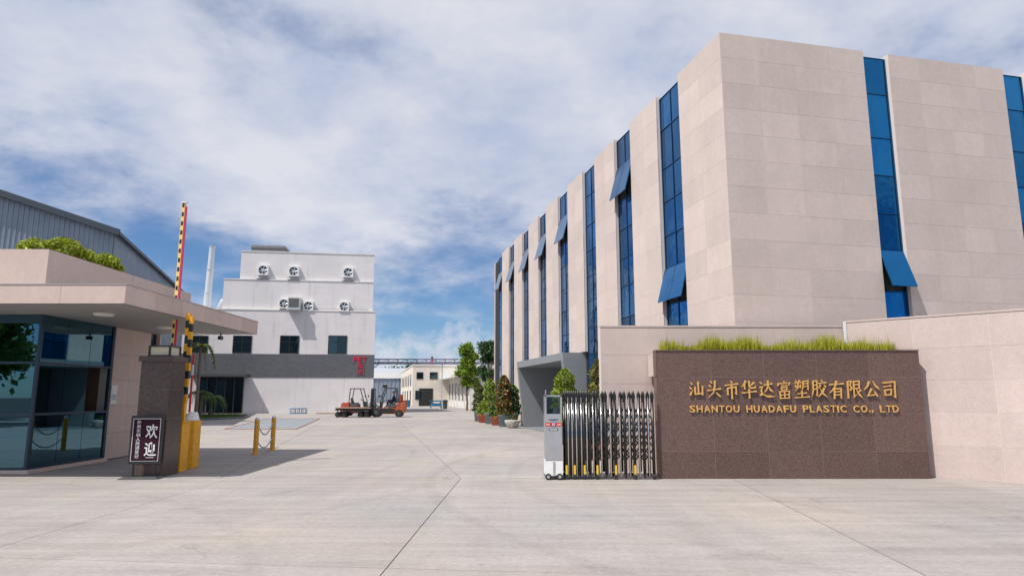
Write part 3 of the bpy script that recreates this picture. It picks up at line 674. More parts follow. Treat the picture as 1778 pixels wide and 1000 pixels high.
def tri_mesh(name, V, m):
    n = len(V); me = bpy.data.meshes.new(name); me.vertices.add(3 * n); me.vertices.foreach_set('co', V.reshape(-1)); me.loops.add(3 * n)
    me.loops.foreach_set('vertex_index', np.arange(3 * n)); me.polygons.add(n); me.polygons.foreach_set('loop_start', np.arange(0, 3 * n, 3)); me.update(); me.materials.append(m); return me
tag(link('ornamental_grass', tri_mesh('ornamental_grass', V, GRASSY)), 'lime green ornamental grass along the top of the sign wall', 'grass', kind='stuff')

# ================================================================== RETRACTABLE GATE
gate = thing('retractable_gate', 'folded stainless steel retractable gate beside the brown sign wall', 'gate', (1.9, 13.3, 0))
pxs = [983, 990, 997, 1005, 1014, 1024, 1036, 1052, 1068, 1085, 1101, 1118, 1134]
GX = [at(p, 760, 13.1).x - 1.9 for p in pxs]
DKST = mat('dark_chrome', (0.055, 0.053, 0.052), 0.33, 0.9)
leg = MB().tube([(0, 0, .10), (0, 0, 1.46)], .030, 8).mesh('leg', DKST)
slim = MB().tube([(0, 0, .06), (0, 0, 1.50)], .017, 6).mesh('slim', STEEL)
capm = MB().lathe([(.021, 0), (.034, .02), (.030, .05), (.040, .10), (.040, .14), (.026, .19), (.010, .225), (.002, .235)], n=10).mesh('cap', DKST)
spk = MB().lathe([(.015, 0), (.018, .02), (.002, .08)], n=6).mesh('spike', STEEL)
whl = MB().lathe([(.03, -.02), (.045, -.016), (.045, .016), (.03, .02)], n=12, axis='y').mesh('wheel', RUBBER)
for me in (leg, slim, capm, whl): me.polygons.foreach_set('use_smooth', [True] * len(me.polygons))
def pp(name, me, par, loc): o = link(name, me, par); o.location = loc; return o
for i, x in enumerate(GX):
    pp('post', leg, gate, (x, -.20, 0)); c = pp('cap', capm, gate, (x, -.20, 1.455))
    pp('rear_post', leg, gate, (x, .24, 0)); pp('cap', capm, gate, (x, .24, 1.455))
    if i < len(GX) - 1:
        xm = (x + GX[i + 1]) / 2
        pp('rail', slim, gate, (xm, -.215, 0)); pp('rail_tip', spk, gate, (xm, -.215, 1.5)); pp('rail', slim, gate, (xm, .255, 0)); pp('rail_tip', spk, gate, (xm, .255, 1.5))
        nx = GX[i + 1]; ln_ = math.hypot(nx - x, .24); ang_ = math.atan2(.24, nx - x)
        for z in (.34, .60, .86, 1.12):
            for yy in (-.20, .24):
                for sg in (1, -1): piece('scissor_link', DKST, gate, ((x + nx) / 2, yy + .012 * sg, z + .12), (ln_, .008, .026), rot=(0, -ang_ * sg, 0))
    MB().bar((x, -.2, 1.30), (x, .24, 1.30), .02, .03).build('cross_tie', STEEL, gate)
    if i in (0, 2, 4, 6, 8, 10, 12):
        pp('wheel', whl, gate, (x, -.21, .047)); pp('wheel', whl, gate, (x, .25, .047))
        if i < 12: MB().box((x - .018, -.235, .10), (x + .018, -.17, .27)).build('wheel_fork', YEL2, gate)
    else:
        MB().box((x - .02, -.22, .02), (x + .02, -.17, .10)).build('foot', BLACK, gate)
# drive cabinet
cx = at(961, 760, 13.1).x - 1.9
MB().box((cx - .165, -.27, .36), (cx + .165, .27, 1.24)).build('drive_cabinet', CABST, gate, bevel=.012)
MB().hexa([(cx - .17, -.275, .09), (cx + .17, -.275, .09), (cx + .17, .275, .09), (cx - .17, .275, .09)], [(cx - .165, -.27, .355), (cx + .165, -.27, .355), (cx + .165, .27, .355), (cx - .165, .27, .355)]).build('cabinet_base', WHITE, gate)
MB().box((cx - .018, -.285, .12), (cx + .018, -.272, .345)).build('base_groove', CABST, gate)
bigw = MB().lathe([(.035, -.03), (.058, -.026), (.062, 0), (.058, .026), (.035, .03)], n=18, axis='y').mesh('drive_wheel', RUBBER)
hubm = MB().lathe([(.012, -.012), (.030, -.010), (.030, .0)], n=10, axis='y').mesh('hub', CABST)
for sx in (-.11, .11):
    wv_ = pp('drive_wheel', bigw, gate, (cx + sx, -.26, .062)); hb = pp('hub', hubm, wv_, (0, -.028, 0)); pp('drive_wheel', bigw, gate, (cx + sx, .26, .062))
fr = MB()
for sx in (-.15, .15):
    for yy in (-.25, .25): fr.box((cx + sx - .015, yy - .015, 1.24), (cx + sx + .015, yy + .015, 1.60))
for yy in (-.25, .25): fr.box((cx - .165, yy - .015, 1.575), (cx + .165, yy + .015, 1.60))
fr.box((cx - .165, -.235, 1.577), (cx - .135, .235, 1.598)); fr.box((cx + .135, -.235, 1.577), (cx + .165, .235, 1.598))
fr.build('lamp_frame', CABST, gate)
MB().box((cx - .134, -.245, 1.245), (cx + .134, -.24, 1.572)).build('lamp_pane', CLEAR, gate)
MB().box((cx - .12, -.1, 1.245), (cx + .12, .16, 1.34)).build('controller_box', BLACK, gate)
MB().lathe([(.05, 0), (.055, .05), (.03, .09), (.005, .10)], (cx + .05, -.15, 1.245), 12).build('beacon', WHITE, gate, True)
MB().tube([(cx - .15, -.25, 1.6), (cx - .15, -.25, 1.70)], .012, 6).build('antenna', CABST, gate)
bd = MB().box((cx - .160, -.277, 1.005), (cx + .160, -.2725, 1.075)).build('red_band', RED, gate)
ring = MB().lathe([(.044, -.004), (.044, 0)], (cx, -.279, 1.04), 20, 'y').build('emblem', mat('emblem_blue', (.02, .04, .22), .4), bd)
MB().lathe([(.030, -.003), (.030, 0)], (cx, -.2835, 1.04), 20, 'y').build('emblem_face', WHITE, bd)
MB().lathe([(.017, -.003), (.017, 0)], (cx, -.287, 1.04), 20, 'y').build('emblem_core', RED, bd)
for sx in (-.11, .11):
    sm = MB()
    for j in range(4): sm.box((cx + sx - .035 + j * .02, -.2795, 1.028), (cx + sx - .024 + j * .02, -.2775, 1.052))
    sm.build('band_marks', WHITE, bd)
lb = MB().box((cx - .085, -.2765, .925), (cx + .085, -.2725, .965)).build('name_plate', mat('plate_navy', (.015, .04, .07), .4), gate)
sm = MB()
for j in range(6): sm.box((cx - .07 + j * .024, -.279, .934), (cx - .054 + j * .024, -.277, .956))
sm.build('plate_marks', WHITE, lb)
sm = MB()
for j, (dx, h_) in enumerate([(-.085, .03), (-.06, .022), (-.035, .030), (-.012, .026), (.012, .034), (.036, .026), (.06, .022), (.082, .03)]):
    sm.box((cx + dx - .008, -.2765, 1.115 + (.012 if j in (0, 7) else 0)), (cx + dx + .009, -.2725, 1.115 + h_))
sm.build('maker_mark', mat('plate_navy', (0, 0, 0)), gate)

# ================================================================== GUARDHOUSE (left)
gh = thing('guardhouse', 'stone guardhouse with teal glass corner and wide flat canopy roof', 'guardhouse', (-10.05, 14.06, 0))
gx0 = -10.05; gy0 = 14.06
def L(x, y, z): return (x - gx0, y - gy0, z)
ZC0, ZC1, CXR, CY0, CY1 = 3.31, 3.66, -7.30, 12.3, 18.85
MB().box(L(-22, CY0 + .03, ZC0), L(CXR - .03, CY1 - .03, ZC1 - .03)).build('canopy_slab', SOFFIT, gh)
# fascia stones, front and right
xs = np.linspace(-22, CXR, 13)
put([('fascia_stone', STONE3, gh, L((a + b) / 2, CY0 + .014, (ZC0 + ZC1) / 2), (b - a - .006, .028, ZC1 - ZC0 + .01), 0.0) for a, b in zip(xs[:-1], xs[1:])])
ys = np.linspace(CY0, CY1, 7)
put([('fascia_stone', STONE3, gh, L(CXR - .014, (a + b) / 2, (ZC0 + ZC1) / 2), (.028, b - a - .006, ZC1 - ZC0 + .01), 0.0) for a, b in zip(ys[:-1], ys[1:])])
MB().box(L(-22, CY1 - .028, ZC0), L(CXR - .03, CY1, ZC1)).build('rear_fascia', STONE3, gh)
FLASH = mat('metal_flashing', (0.45, 0.43, 0.42), 0.45, 0.4)
MB().box(L(-22, CY0 - .012, ZC1 + .006), L(CXR + .012, CY1 + .01, ZC1 + .022)).build('flashing', FLASH, gh)
MB().box(L(-22, CY0 + .03, ZC0 - .012), L(CXR - .03, CY0 + .05, ZC0 - .001)).build('drip_groove', GREYD, gh)
MB().box(L(CXR - .05, CY0 + .051, ZC0 - .012), L(CXR - .03, CY1 - .05, ZC0 - .001)).build('drip_groove', GREYD, gh)
# parapet
PX, PY0, PY1, PZT = -9.48, 13.2, 19.25, 4.55
MB().box(L(-22, PY0 + .028, ZC1 - .02), L(PX - .028, PY0 + .2, PZT - .004)).build('parapet_core', JOINT, gh); MB().box(L(PX - .2, PY0 + .2, ZC1 - .02), L(PX - .028, PY1, PZT - .004)).build('parapet_core', JOINT, gh)
xs = np.linspace(-22, PX, 8); put([('parapet_stone', STONE3, gh, L((a + b) / 2, PY0 + .014, (ZC1 + PZT) / 2 - .01), (b - a - .005, .028, PZT - ZC1 + .02), 0.0) for a, b in zip(xs[:-1], xs[1:])])
ys = np.linspace(PY0, PY1, 5); put([('parapet_stone', STONE3, gh, L(PX - .014, (a + b) / 2, (ZC1 + PZT) / 2 - .01), (.028, b - a - .005, PZT - ZC1 + .02), 0.0) for a, b in zip(ys[:-1], ys[1:])])
MB().box(L(-22, PY0 + .21, ZC1), L(PX - .21, PY1 - .1, ZC1 + .5)).build('roof_soil', SOIL, gh)
# body
MB().box(L(-22, 19.0, 0), L(-10.15, 19.05, PZT - .3)).build('rear_wall', STONE3, gh)
MB().box(L(-13.6, 14.3, 0), L(-13.5, 18.99, ZC0)).build('inner_wall', CURT, gh)
MB().box(L(-22, 14.1, -.1), L(-10.1, 18.9, .02)).build('floor', GREYD, gh)
MB().box(L(-13.4, 16.75, 0), L(-10.32, 16.85, ZC0)).build('partition', CURT, gh)
SXW = -10.17
MB().box(L(SXW - .22, 16.74, 0), L(SXW - .028, 18.55, ZC0)).build('side_wall_core', JOINT, gh)
put(slabs(gh, 'stone_slab', STONE3, L(SXW, 16.72, 0)[:2], math.pi / 2, 1.84, 0, ZC0, 2, 5, .027, .006))
MB().box(L(SXW - .2, 18.56, 0), L(SXW - .02, 19.0, 2.3)).build('side_wall_sill', STONE3, gh)
piece('side_window', WINDK, gh, L(SXW - .1, 18.78, 2.82), (.03, .42, 1.0))
MB().box(L(-22, 13.98, 0), L(-9.97, 14.06, .07)).build('front_kerb', STONE, gh); MB().box(L(-10.06, 14.062, 0), L(-9.97, 16.70, .07)).build('side_kerb', STONE3, gh)
# glazing: rows with transoms
zr = [.09, 1.20, 2.28, 3.32]
fr = MB()
for z in zr: fr.box(L(-22, 14.06, z - .025), L(-10.06, 14.12, z + .025)); fr.box(L(-10.13, 14.125, z - .025), L(-10.06, 16.71, z + .025))
for x in (-10.09, -11.55, -13.0, -14.5): fr.box(L(x - .03, 14.057, .09), L(x + .027, 14.123, 3.32))
fr.box(L(-10.135, 16.62, .09), L(-10.055, 16.71, 3.32))
fr.build('glazing_frame', BLUEF, gh)
for r in range(3):
    for a, b in ((-11.52, -10.12), (-12.97, -11.58), (-14.47, -13.03)):
        piece('front_pane', TEAL, gh, L((a + b) / 2, 14.09, (zr[r] + zr[r + 1]) / 2), (b - a, .012, zr[r + 1] - zr[r] - .05))
    for a, b in ((14.13, 14.95), (14.965, 15.78), (15.795, 16.61)):
        if r == 1 and a > 15.5: continue                      # the sliding hatch stands open
        piece('side_pane', TEAL, gh, L(-10.09, (a + b) / 2, (zr[r] + zr[r + 1]) / 2), (.012, b - a, zr[r + 1] - zr[r] - .05))
MB().box(L(-10.9, 14.3, 1.10), L(-10.15, 16.6, 1.16)).build('counter', GREYD, gh)
MB().box(L(-10.75, 14.4, .02), L(-10.3, 16.5, 1.09)).build('counter_front', BLUEF, gh)
MB().box(L(-11.2, 16.3, 1.17), L(-10.6, 16.4, 2.0)).build('monitor', BLACK, gh)
MB().lathe([(.02, 0), (.12, .01), (.14, .06), (.08, .13), (.01, .15)], L(-10.4, 16.1, 1.165), 12).build('telephone', BLACK, gh, True)
cut = MB()
for j in range(14): cut.tube([L(-13.42 + .02 * (j % 2), 14.5 + j * .16, .05), L(-13.42 + .02 * (j % 2), 14.5 + j * .16, 3.2)], .09, 8)
cut.build('curtain', CURT, gh, True)
for (x, y) in ((-8.68, 13.92), (-8.82, 16.64), (-8.80, 18.35)):
    MB().lathe([(.02, -.055), (.17, -.05), (.20, -.03), (.20, -.002)], L(x, y, ZC0), 24).build('ceiling_lamp', DISC, gh, True)
cm = MB().box(L(-8.27, 18.5, ZC0 - .17), L(-8.19, 18.68, ZC0 - .07)); cm.tube([L(-8.23, 18.6, ZC0 - .08), L(-8.23, 18.6, ZC0 - .001)], .02, 6); cm.build('security_camera', BLACK, gh)
nb = MB().box(L(SXW + .001, 16.90, 1.38), L(SXW + .02, 17.15, 1.85)).build('notice', WHITE, gh)
MB().box(L(SXW + .021, 16.93, 1.48), L(SXW + .024, 17.12, 1.62)).build('notice_print', mat('print_grey', (.45, .5, .55), .6), nb)
# shrubs growing on the guardhouse roof
def shrub(name, label, cat, blobs, n, leaf, m, stems=5, group=None, shell=.45, root=None):
    b = root or (sum(q[0] for q in blobs) / len(blobs), sum(q[1] for q in blobs) / len(blobs), min(q[2] - q[3] for q in blobs))
    t = thing(name, label, cat, b, 0, group)
    pts = blob_points(blobs, n, shell) - np.array(b); link('foliage', leaf_mesh('foliage', pts, leaf, m), t)
    s = MB()
    for q in blobs[:stems]: s.tube([(0, 0, 0), ((q[0] - b[0]) * .5, (q[1] - b[1]) * .5, (q[2] - b[2]) * .6), (q[0] - b[0], q[1] - b[1], q[2] - b[2])], [.03, .02, .008], 6)
    s.build('stem', BARK, t); return t
shrub('roof_shrub', 'lime green shrub on the guardhouse roof at the parapet corner', 'shrub', [(-10.35, 14.0, 4.74, .32, .65), (-9.95, 14.3, 4.80, .36, .65), (-9.75, 14.7, 4.70, .28, .6), (-10.6, 14.1, 4.68, .22, .6)], 2600, .055, LEAFL, root=(-10.1, 14.3, 4.19))
shrub('roof_shrub', 'lime green shrub further back on the guardhouse roof, nearer the boom', 'shrub', [(-10.15, 16.1, 4.84, .32, .7), (-10.4, 16.0, 4.78, .24, .6), (-9.98, 16.2, 4.74, .22, .65)], 2200, .055, LEAFL, root=(-10.05, 16.1, 4.19))

# ================================================================== BROWN GATE PILLAR with lantern
gp = thing('gate_pillar', 'brown granite gate pillar with a square lantern on top', 'pillar', (-7.22, 13.75, 0))
MB().box((-.296, -.296, 0), (.296, .296, 2.27)).build('pillar_core', JOINTB, gp)
zz = [0, .56, 1.14, 1.715, 2.27]
for r in range(4):
    h_ = zz[r + 1] - zz[r] - .008; zc = (zz[r] + zz[r + 1]) / 2
    for (lx, ly, sx, sy) in ((0, -.288, .60, .025), (0, .288, .60, .025), (-.288, 0, .025, .549), (.288, 0, .025, .549)): piece('granite_tile', PILL, gp, (lx, ly, zc), (sx, sy, h_))
MB().box((-.345, -.345, 2.272), (.345, .345, 2.385))  .build('pillar_cap', PILL, gp, bevel=.01)
ln = MB().box((-.2, -.2, 2.415), (.2, .2, 2.58)).build('lantern', LAMP, gp)
fr = MB()
for sx in (-.21, .21):
    for sy in (-.21, .21): fr.box((sx - .017, sy - .017, 2.387), (sx + .017, sy + .017, 2.605))
for z in (2.40, 2.592):
    for s_ in (-.215, .215): fr.box((-.19, s_ - .012, z - .013), (.19, s_ + .012, z + .013)); fr.box((s_ - .012, -.19, z - .013), (s_ + .012, .19, z + .013))
fr.build('lantern_frame', BLACK, ln)

# ================================================================== BARRIERS
def striped(parent, x, y, z0, z1, w, d, step, mA, mB_, slant=.0, name='boom_segment'):
    z = z0; i = 0
    while z < z1 - .01:
        e = min(z + step, z1); piece(name, (mA, mB_)[i % 2], parent, (x, y, (z + e) / 2), (w, d, e - z)); z = e; i += 1
b1 = thing('boom_barrier', 'yellow barrier cabinet with black and yellow block boom folded upright', 'barrier', (-7.13, 14.42, 0))
MB().box((-.15, -.17, 0), (.15, .17, 1.02)).build('cabinet', YELLOW, b1, bevel=.012)
MB().box((-.16, -.18, 1.022), (.16, .18, 1.05)).build('cabinet_lid', YELLOW, b1)
MB().box((-.02, -.05, 1.052), (.10, .05, 1.5)).build('boom_arm', YELLOW, b1)
for j, (ox, wd) in enumerate(((.0, .075), (.075, .075))):
    z = 1.35 + .09 * j; i = j
    while z < 3.38 - .06 * j - .02:
        e = min(z + .17, 3.38 - .06 * j)
        piece('boom_block', YELLOW if i % 2 else BLACK, b1, (ox + .01 + random.uniform(-.004, .004), .0, (z + e) / 2), (wd * (.55 + .45 * min(1, (z - 1.2) / .9)), .07 + .01 * (i % 2), e - z - .004)); z = e; i += 1
b2 = thing('boom_barrier', 'yellow barrier cabinet under a white cover with tall striped boom raised', 'barrier', (-7.3, 15.1, 0))
MB().box((-.02, -.16, 0), (.25, .16, 1.04)).build('cabinet', YELLOW, b2, bevel=.012)
rg = []
for k in range(7):
    z = 1.045 + .03 * k; rg.append([( .115 + (.16 - .012 * k + random.uniform(-.012, .012)) * math.cos(a), (.17 - .012 * k + random.uniform(-.012, .012)) * math.sin(a), z) for a in np.linspace(0, 2 * math.pi, 13)[:-1]])
cv = MB(); cv.add([p for r_ in rg for p in r_], [(i * 12 + k, i * 12 + (k + 1) % 12, (i + 1) * 12 + (k + 1) % 12, (i + 1) * 12 + k) for i in range(6) for k in range(12)] + [tuple(range(72, 84))]); cv.build('plastic_cover', WHITE, b2)
MB().bar((-.49, 0, .93), (-.021, 0, .93), .09, .09).build('pivot_arm', BLACK, b2)
PALEY = mat('pale_yellow', (0.78, 0.58, 0.20), 0.5)
striped(b2, -.47, -.0, .80, 6.08, .075, .06, .11, PALEY, BLACK)
for o in [c for c in b2.children if c.name.startswith('boom_segment')]:
    if o.data is UNIT.get(BLACK.name): o.scale.x = .05; o.scale.z *= .9
MB().box((-.507, -.027, .80), (-.433, .027, 6.078)).build('boom_core', PALEY, b2)
MB().box((-.432, -.02, .85), (-.395, .02, 6.0)).build('light_strip', MAGENTA, b2)
piece('boom_tip', WHITE, b2, (-.46, 0, 6.10), (.13, .08, .03))
rp = thing('marker_pole', 'thin red and white pole standing behind the yellow barriers', 'pole', (at(330, 700, 19.5).x, 19.5, 0))
for i in range(9):
    MB().tube([(0, 0, i * .31), (0, 0, i * .31 + .31)], .032, 8).build('pole_segment', RED if i not in (2, 7) else WHITE, rp)

# ================================================================== WELCOME SIGN
ws = thing('welcome_sign', 'maroon freestanding welcome sign with white characters before the brown pillar', 'sign', (-7.20, 13.28, 0), R(4))
MB().hexa([(-.40, -.20, 0), (.36, -.20, 0), (.36, .12, 0), (-.40, .12, 0)], [(-.32, -.14, .045), (.30, -.14, .045), (.30, .10, .045), (-.32, .10, .045)]).build('foot', BLACK, ws)
for s_ in (-.2, .2): MB().bar((s_, 0, .04), (s_, 0, .30), .03).build('post', BLACK, ws)
MB().box((-.31, -.02, .27), (.31, .03, 1.20))  .build('frame', BLACK, ws, bevel=.01)
MB().box((-.262, -.024, .325), (.262, -.0205, 1.145)).build('white_border', WHITE, ws)
MB().box((-.252, -.027, .335), (.252, -.0245, 1.135)).build('panel', MAROON, ws)
for i, ch in enumerate('欢迎'): letter('large_character', ch, .25, WHITE, ws, (.105, -.030, .90 - i * .34), extrude=.001, offset=.003, box=(.23, .27))
for i, ch in enumerate('外来车辆人员请登记'): letter('small_character', ch, .08, WHITE, ws, (-.145, -.030, 1.075 - i * .0815), extrude=.001, offset=.0, box=(.082, .070))
MB().box((.03, -.030, .393), (.18, -.0285, .402)).build('underline', WHITE, ws)

# ================================================================== BOLLARDS AND CHAINS
bl = None
for (x, y, lab) in ((-6.99, 18.43, 'yellow chained bollard nearer the camera, left of the pair'), (-7.02, 19.8, 'yellow chained bollard further back, right of the pair')):
    if bl is None:
        bl = thing('bollard', lab, 'bollard', (x, y, 0), 0, 'chained yellow bollards')
        MB().lathe([(.085, 0), (.085, .02), (.066, .022), (.066, .90), (.064, .93)], n=16).build('post', YELLOW, bl, True)
        MB().lathe([(.062, .931), (.06, .96), (.04, .99), (.01, 1.0)], n=16).build('cap', GALV, bl, True)
        ey = MB(); ey.tube([(.0, .06, .8), (.0, .10, .8)], .012, 6); ey.tube([(.0, .06, .32), (.0, .10, .32)], .012, 6); ey.tube([(.0, -.06, .8), (.0, -.10, .8)], .012, 6); ey.build('eyelet', GALV, bl)
    else:
        c = copy_tree(bl); c.location = (x, y, 0); c['label'] = lab
def chain(z, sag, lab):
    t = thing('chain', lab, 'chain', (-7.0, 19.1, 0), 0, 'chains between the bollards'); m = MB(); n = 26
    A, B = Vector((-6.99 + 7, 18.52 - 19.1, z)), Vector((-7.02 + 7, 19.71 - 19.1, z)); pts = []
    for i in range(n + 1):
        s = i / n; p = A.lerp(B, s); p.z -= sag * 4 * s * (1 - s); pts.append(p)
    for i in range(n):
        p, q = pts[i], pts[i + 1]; mid = (p + q) / 2; d = (q - p).normalized(); up = Vector((1, 0, 0)) if i % 2 else d.cross(Vector((1, 0, 0)))
        ring = [mid + d * (.034 * math.cos(a)) + up * (.02 * math.sin(a)) for a in np.linspace(0, 2 * math.pi, 9)]
        m.tube(ring, .0075, 5, False)
    m.build('chain_links', GALV, t)
chain(.80, .30, 'upper sagging grey chain between the two yellow bollards'); chain(.36, .22, 'lower sagging grey chain between the two yellow bollards')

# ================================================================== WHITE TILED FACTORY
WB = thing('factory_building', 'stepped white tiled factory with wall fans and charcoal band', 'building', (-12.5, 60.0, 0), R(8))
Minv = (Matrix.Translation((-12.5, 60, 0)) @ Matrix.Rotation(R(8), 4, 'Z')).inverted()
def wl(px, py, yl=0.0):
    """point of the factory's front plane (local y = yl) seen at a photo position"""
    o = Minv @ Vector((0, 0, CAMH)); d = Minv.to_3x3() @ ray(px, py); t = (yl - o.y) / d.y; return o + d * t
def skewbox(lo, hi):
    (x0, y0, z0), (x1, y1, z1) = lo, hi; k = (y1 - y0) * .12
    return MB().prism([(x0, y0), (x1, y0), (x1 - k, y1), (x0, y1)], z0, z1)
Z1, Z2, Z3 = wl(650, 542).z, wl(600, 489).z, wl(600, 440).z
skewbox((-34, 0, 0), (0, 14, 3.12)).build('lower_wall', TILEW, WB)
skewbox((-34, -.04, 3.125), (.03, 14, 5.17)).build('charcoal_band', TILEG, WB)
skewbox((-34, 0, 5.175), (0, 14, Z1)).build('first_tier', TILEW, WB)
x2 = wl(387, 515, .25).x; x3 = wl(418, 460, .5).x; xr2 = wl(648, 515, .25).x
skewbox((x2, .25, Z1 - .02), (xr2, 13, Z2)).build('second_tier', TILEW, WB)
skewbox((x3, .5, Z2 - .02), (xr2 - .02, 12, Z3)).build('third_tier', TILEW, WB)
for (a, b, z, y) in ((-34, 0, Z1, 0), (x2, xr2, Z2, .25), (x3, xr2 - .02, Z3, .5)):
    MB().box((a - .03, y - .04, z + .002), (b + .03, y + .22, z + .09)).build('parapet_cap', WHITEW, WB)
a, b = wl(437, 430, 2).x, wl(495, 430, 2).x
rb = MB().box((a, 2, Z3 - .05), (b, 5, wl(460, 426, 2).z)).build('rooftop_unit', mat('louvre_grey', (.22, .21, .21), .6, .3, noise=3, var=.2), WB)
MB().box((a - .04, 1.95, Z3 + .62), (b + .04, 5.05, Z3 + .72)).build('unit_rim', GREYD, rb)
# windows
for (px0, px1) in ((330, 362), (403, 438), (485, 520), (569, 603)):
    p, q = wl(px0, 615), wl(px1, 583); w_ = q.x - p.x; cx_, zc, h_ = (p.x + q.x) / 2, (5.20 + q.z) / 2 + .02, q.z - 5.22
    f = MB(); W2, H2 = w_ / 2, h_ / 2
    f.box((cx_ - W2, -.05, zc + H2 - .07), (cx_ + W2, .02, zc + H2)); f.box((cx_ - W2, -.05, zc - H2), (cx_ + W2, .02, zc - H2 + .07))
    for x in (-W2 + .035, 0, W2 - .035): f.box((cx_ + x - .035, -.045, zc - H2 + .071), (cx_ + x + .035, .02, zc + H2 - .071))
    f.box((cx_ - W2, -.04, zc + H2 * .25), (cx_ + W2, .015, zc + H2 * .25 + .05))
    wn = f.build('window', BLACK, WB)
    for sx in (-1, 1): piece('pane', WINDK, wn, (cx_ + sx * W2 / 2, -.008, zc), (W2 - .08, .012, h_ - .1))
# exhaust fans
def fan(px, py, size, yl):
    p = wl(px, py, yl); s = size / 2
    f = MB()
    f.box((p.x - s, yl - .35, p.z + s - .07), (p.x + s, yl, p.z + s)); f.box((p.x - s, yl - .35, p.z - s), (p.x + s, yl, p.z - s + .07))
    f.box((p.x - s, yl - .35, p.z - s + .071), (p.x - s + .07, yl, p.z + s - .071)); f.box((p.x + s - .07, yl - .35, p.z - s + .071), (p.x + s, yl, p.z + s - .071))
    # square front plate with a round mouth
    n = 24; r = s * .84; vs = []; fs = []
    for k in range(n):
        a = 2 * math.pi * k / n; c_, s_ = math.cos(a), math.sin(a); m_ = s / max(abs(c_), abs(s_))
        vs += [(p.x + c_ * r, yl - .352, p.z + s_ * r), (p.x + c_ * m_, yl - .352, p.z + s_ * m_)]
    for k in range(n): fs.append((2 * k, 2 * k + 1, 2 * ((k + 1) % n) + 1, 2 * ((k + 1) % n)))
    f.add(vs, fs); o = f.build('exhaust_fan', WHITE, WB)
    MB().box((p.x - s + .075, yl - .06, p.z - s + .075), (p.x + s - .075, yl - .05, p.z + s - .075)).build('fan_back', DARK, o)
    b = MB()
    for k in range(6):
        a = 2 * math.pi * k / 6 + .3; d = Vector((math.cos(a), 0, math.sin(a))); t_ = Vector((-math.sin(a), 0, math.cos(a))); c = Vector((p.x, yl - .26, p.z))
        b.add([c + d * .1 - t_ * .05, c + d * r * .93 - t_ * r * .23 + Vector((0, -.03, 0)), c + d * r * .93 + t_ * r * .23 + Vector((0, .05, 0)), c + d * .1 + t_ * .05], [(0, 1, 2, 3)])
    b.build('fan_blades', GALV, o)
    MB().lathe([(.14, 0), (.14, .10), (.03, .13)], (p.x, yl - .38, p.z), 12, 'y').build('fan_hub', GALV, o)
    return p
for (px, py) in ((458, 470), (511, 472), (605, 474)):
    p = fan(px, py, .92, .5); MB().box((p.x - .5, .18, p.z - .84), (p.x + .55, .498, p.z - .79)).build('fan_ledge', GREYD, WB)
for (px, py) in ((494, 528), (536, 532), (598, 533)): fan(px, py, .88, .25)
p = wl(512, 527, -.2)
co = MB().box((p.x - .52, -.75, p.z - .5), (p.x + .52, .24, p.z + .5)).build('air_cooler', mat('cooler_shell', (.62, .60, .56), .5), WB)
lv = MB()
for j in range(8): lv.box((p.x - .44, -.775, p.z - .40 + j * .105), (p.x + .44, -.753, p.z - .34 + j * .105))
lv.build('louvre', GREYD, co); MB().box((p.x - .6, -.8, p.z - .62), (p.x + .6, .249, p.z - .502)).build('cooler_bracket', GALV, co)
MB().tube([(wl(500, 540, .2).x, .17, Z1 + .25), (wl(640, 540, .2).x, .17, Z1 + .25)], .025, 6).build('conduit', GREYP, WB)
for px in (537, 598): x_ = wl(px, 540, .2).x; MB().tube([(x_, .18, Z1 + .25), (x_, .18, wl(px, 537, .25).z)], .02, 6).build('conduit', GREYP, WB)
# entrance: canopy and glazed doors
a, b = wl(325, 650, -1.2).x, wl(428, 650, -1.2).x
MB().box((a, -1.3, 3.15), (b, -.045, 3.38)).build('door_canopy', GREYD, WB)
xa, xb = wl(342, 700).x, wl(421, 700).x
MB().box((xa, -.03, .02), (xb, -.006, 3.1)).build('door_surround', BLACK, WB)
nd = 5; dw = (xb - xa) / nd
for j in range(nd): piece('door_pane', WINDK, WB, (xa + dw * (j + .5), -.045, 1.5), (dw - .12, .015, 2.8))
for j in range(nd + 1): piece('door_mullion', GREYD, WB, (xa + dw * j, -.06, 1.55), (.08, .05, 3.06))
# red lettering P E T / workshop
for k, (tx, px, py, s) in enumerate((('P', 617, 624, .62), ('E', 625, 624, .62), ('T', 632.5, 624, .62), ('车', 626, 635, .62), ('间', 626, 646, .62))):
    p = wl(px, py, -.06); letter('red_letter', tx, .7, mat('red_lettering', (.72, .02, .07), .4), WB, (p.x, -.075, p.z), extrude=.02, offset=.0, box=((.34 if k < 3 else .58), .50))
# flue stack and bent duct left of the upper tiers
FLUE = mat('pale_flue_metal', (0.56, 0.60, 0.63), 0.45, 0.25, noise=1.5, var=0.06)
fs_ = thing('flue_stack', 'tall galvanised flue pipe rising behind the guardhouse canopy', 'chimney', (at(358, 545, 62).x, 62, 8.9))
zt = at(360, 428, 62).z - 8.9
for j in range(3):
    z0, z1 = j * zt / 3, (j + 1) * zt / 3; r0 = .34 - .03 * j
    MB().tube([(.04 * j, 0, z0), (.04 * (j + 1), 0, z1)], [r0, r0 - .02], 18).build('pipe_section', FLUE, fs_, True)
    MB().tube([(.04 * (j + 1), 0, z1 - .06), (.04 * (j + 1), 0, z1 + .0)], r0 + .02, 18).build('flange', FLUE, fs_, True)
MB().lathe([(.9, 0), (.5, .25), (.36, .4)], n=20).build('rain_collar', FLUE, fs_, True)
dk = thing('bent_duct', 'curved galvanised air duct entering the upper wall of the white factory', 'duct', (at(388, 545, 61).x, 60.5, 8.9))
pts = [(-.15, 0, .0), (0, 0, .6), (.22, 0, 1.15), (.62, .0, 1.38), (1.2, .0, 1.42)]
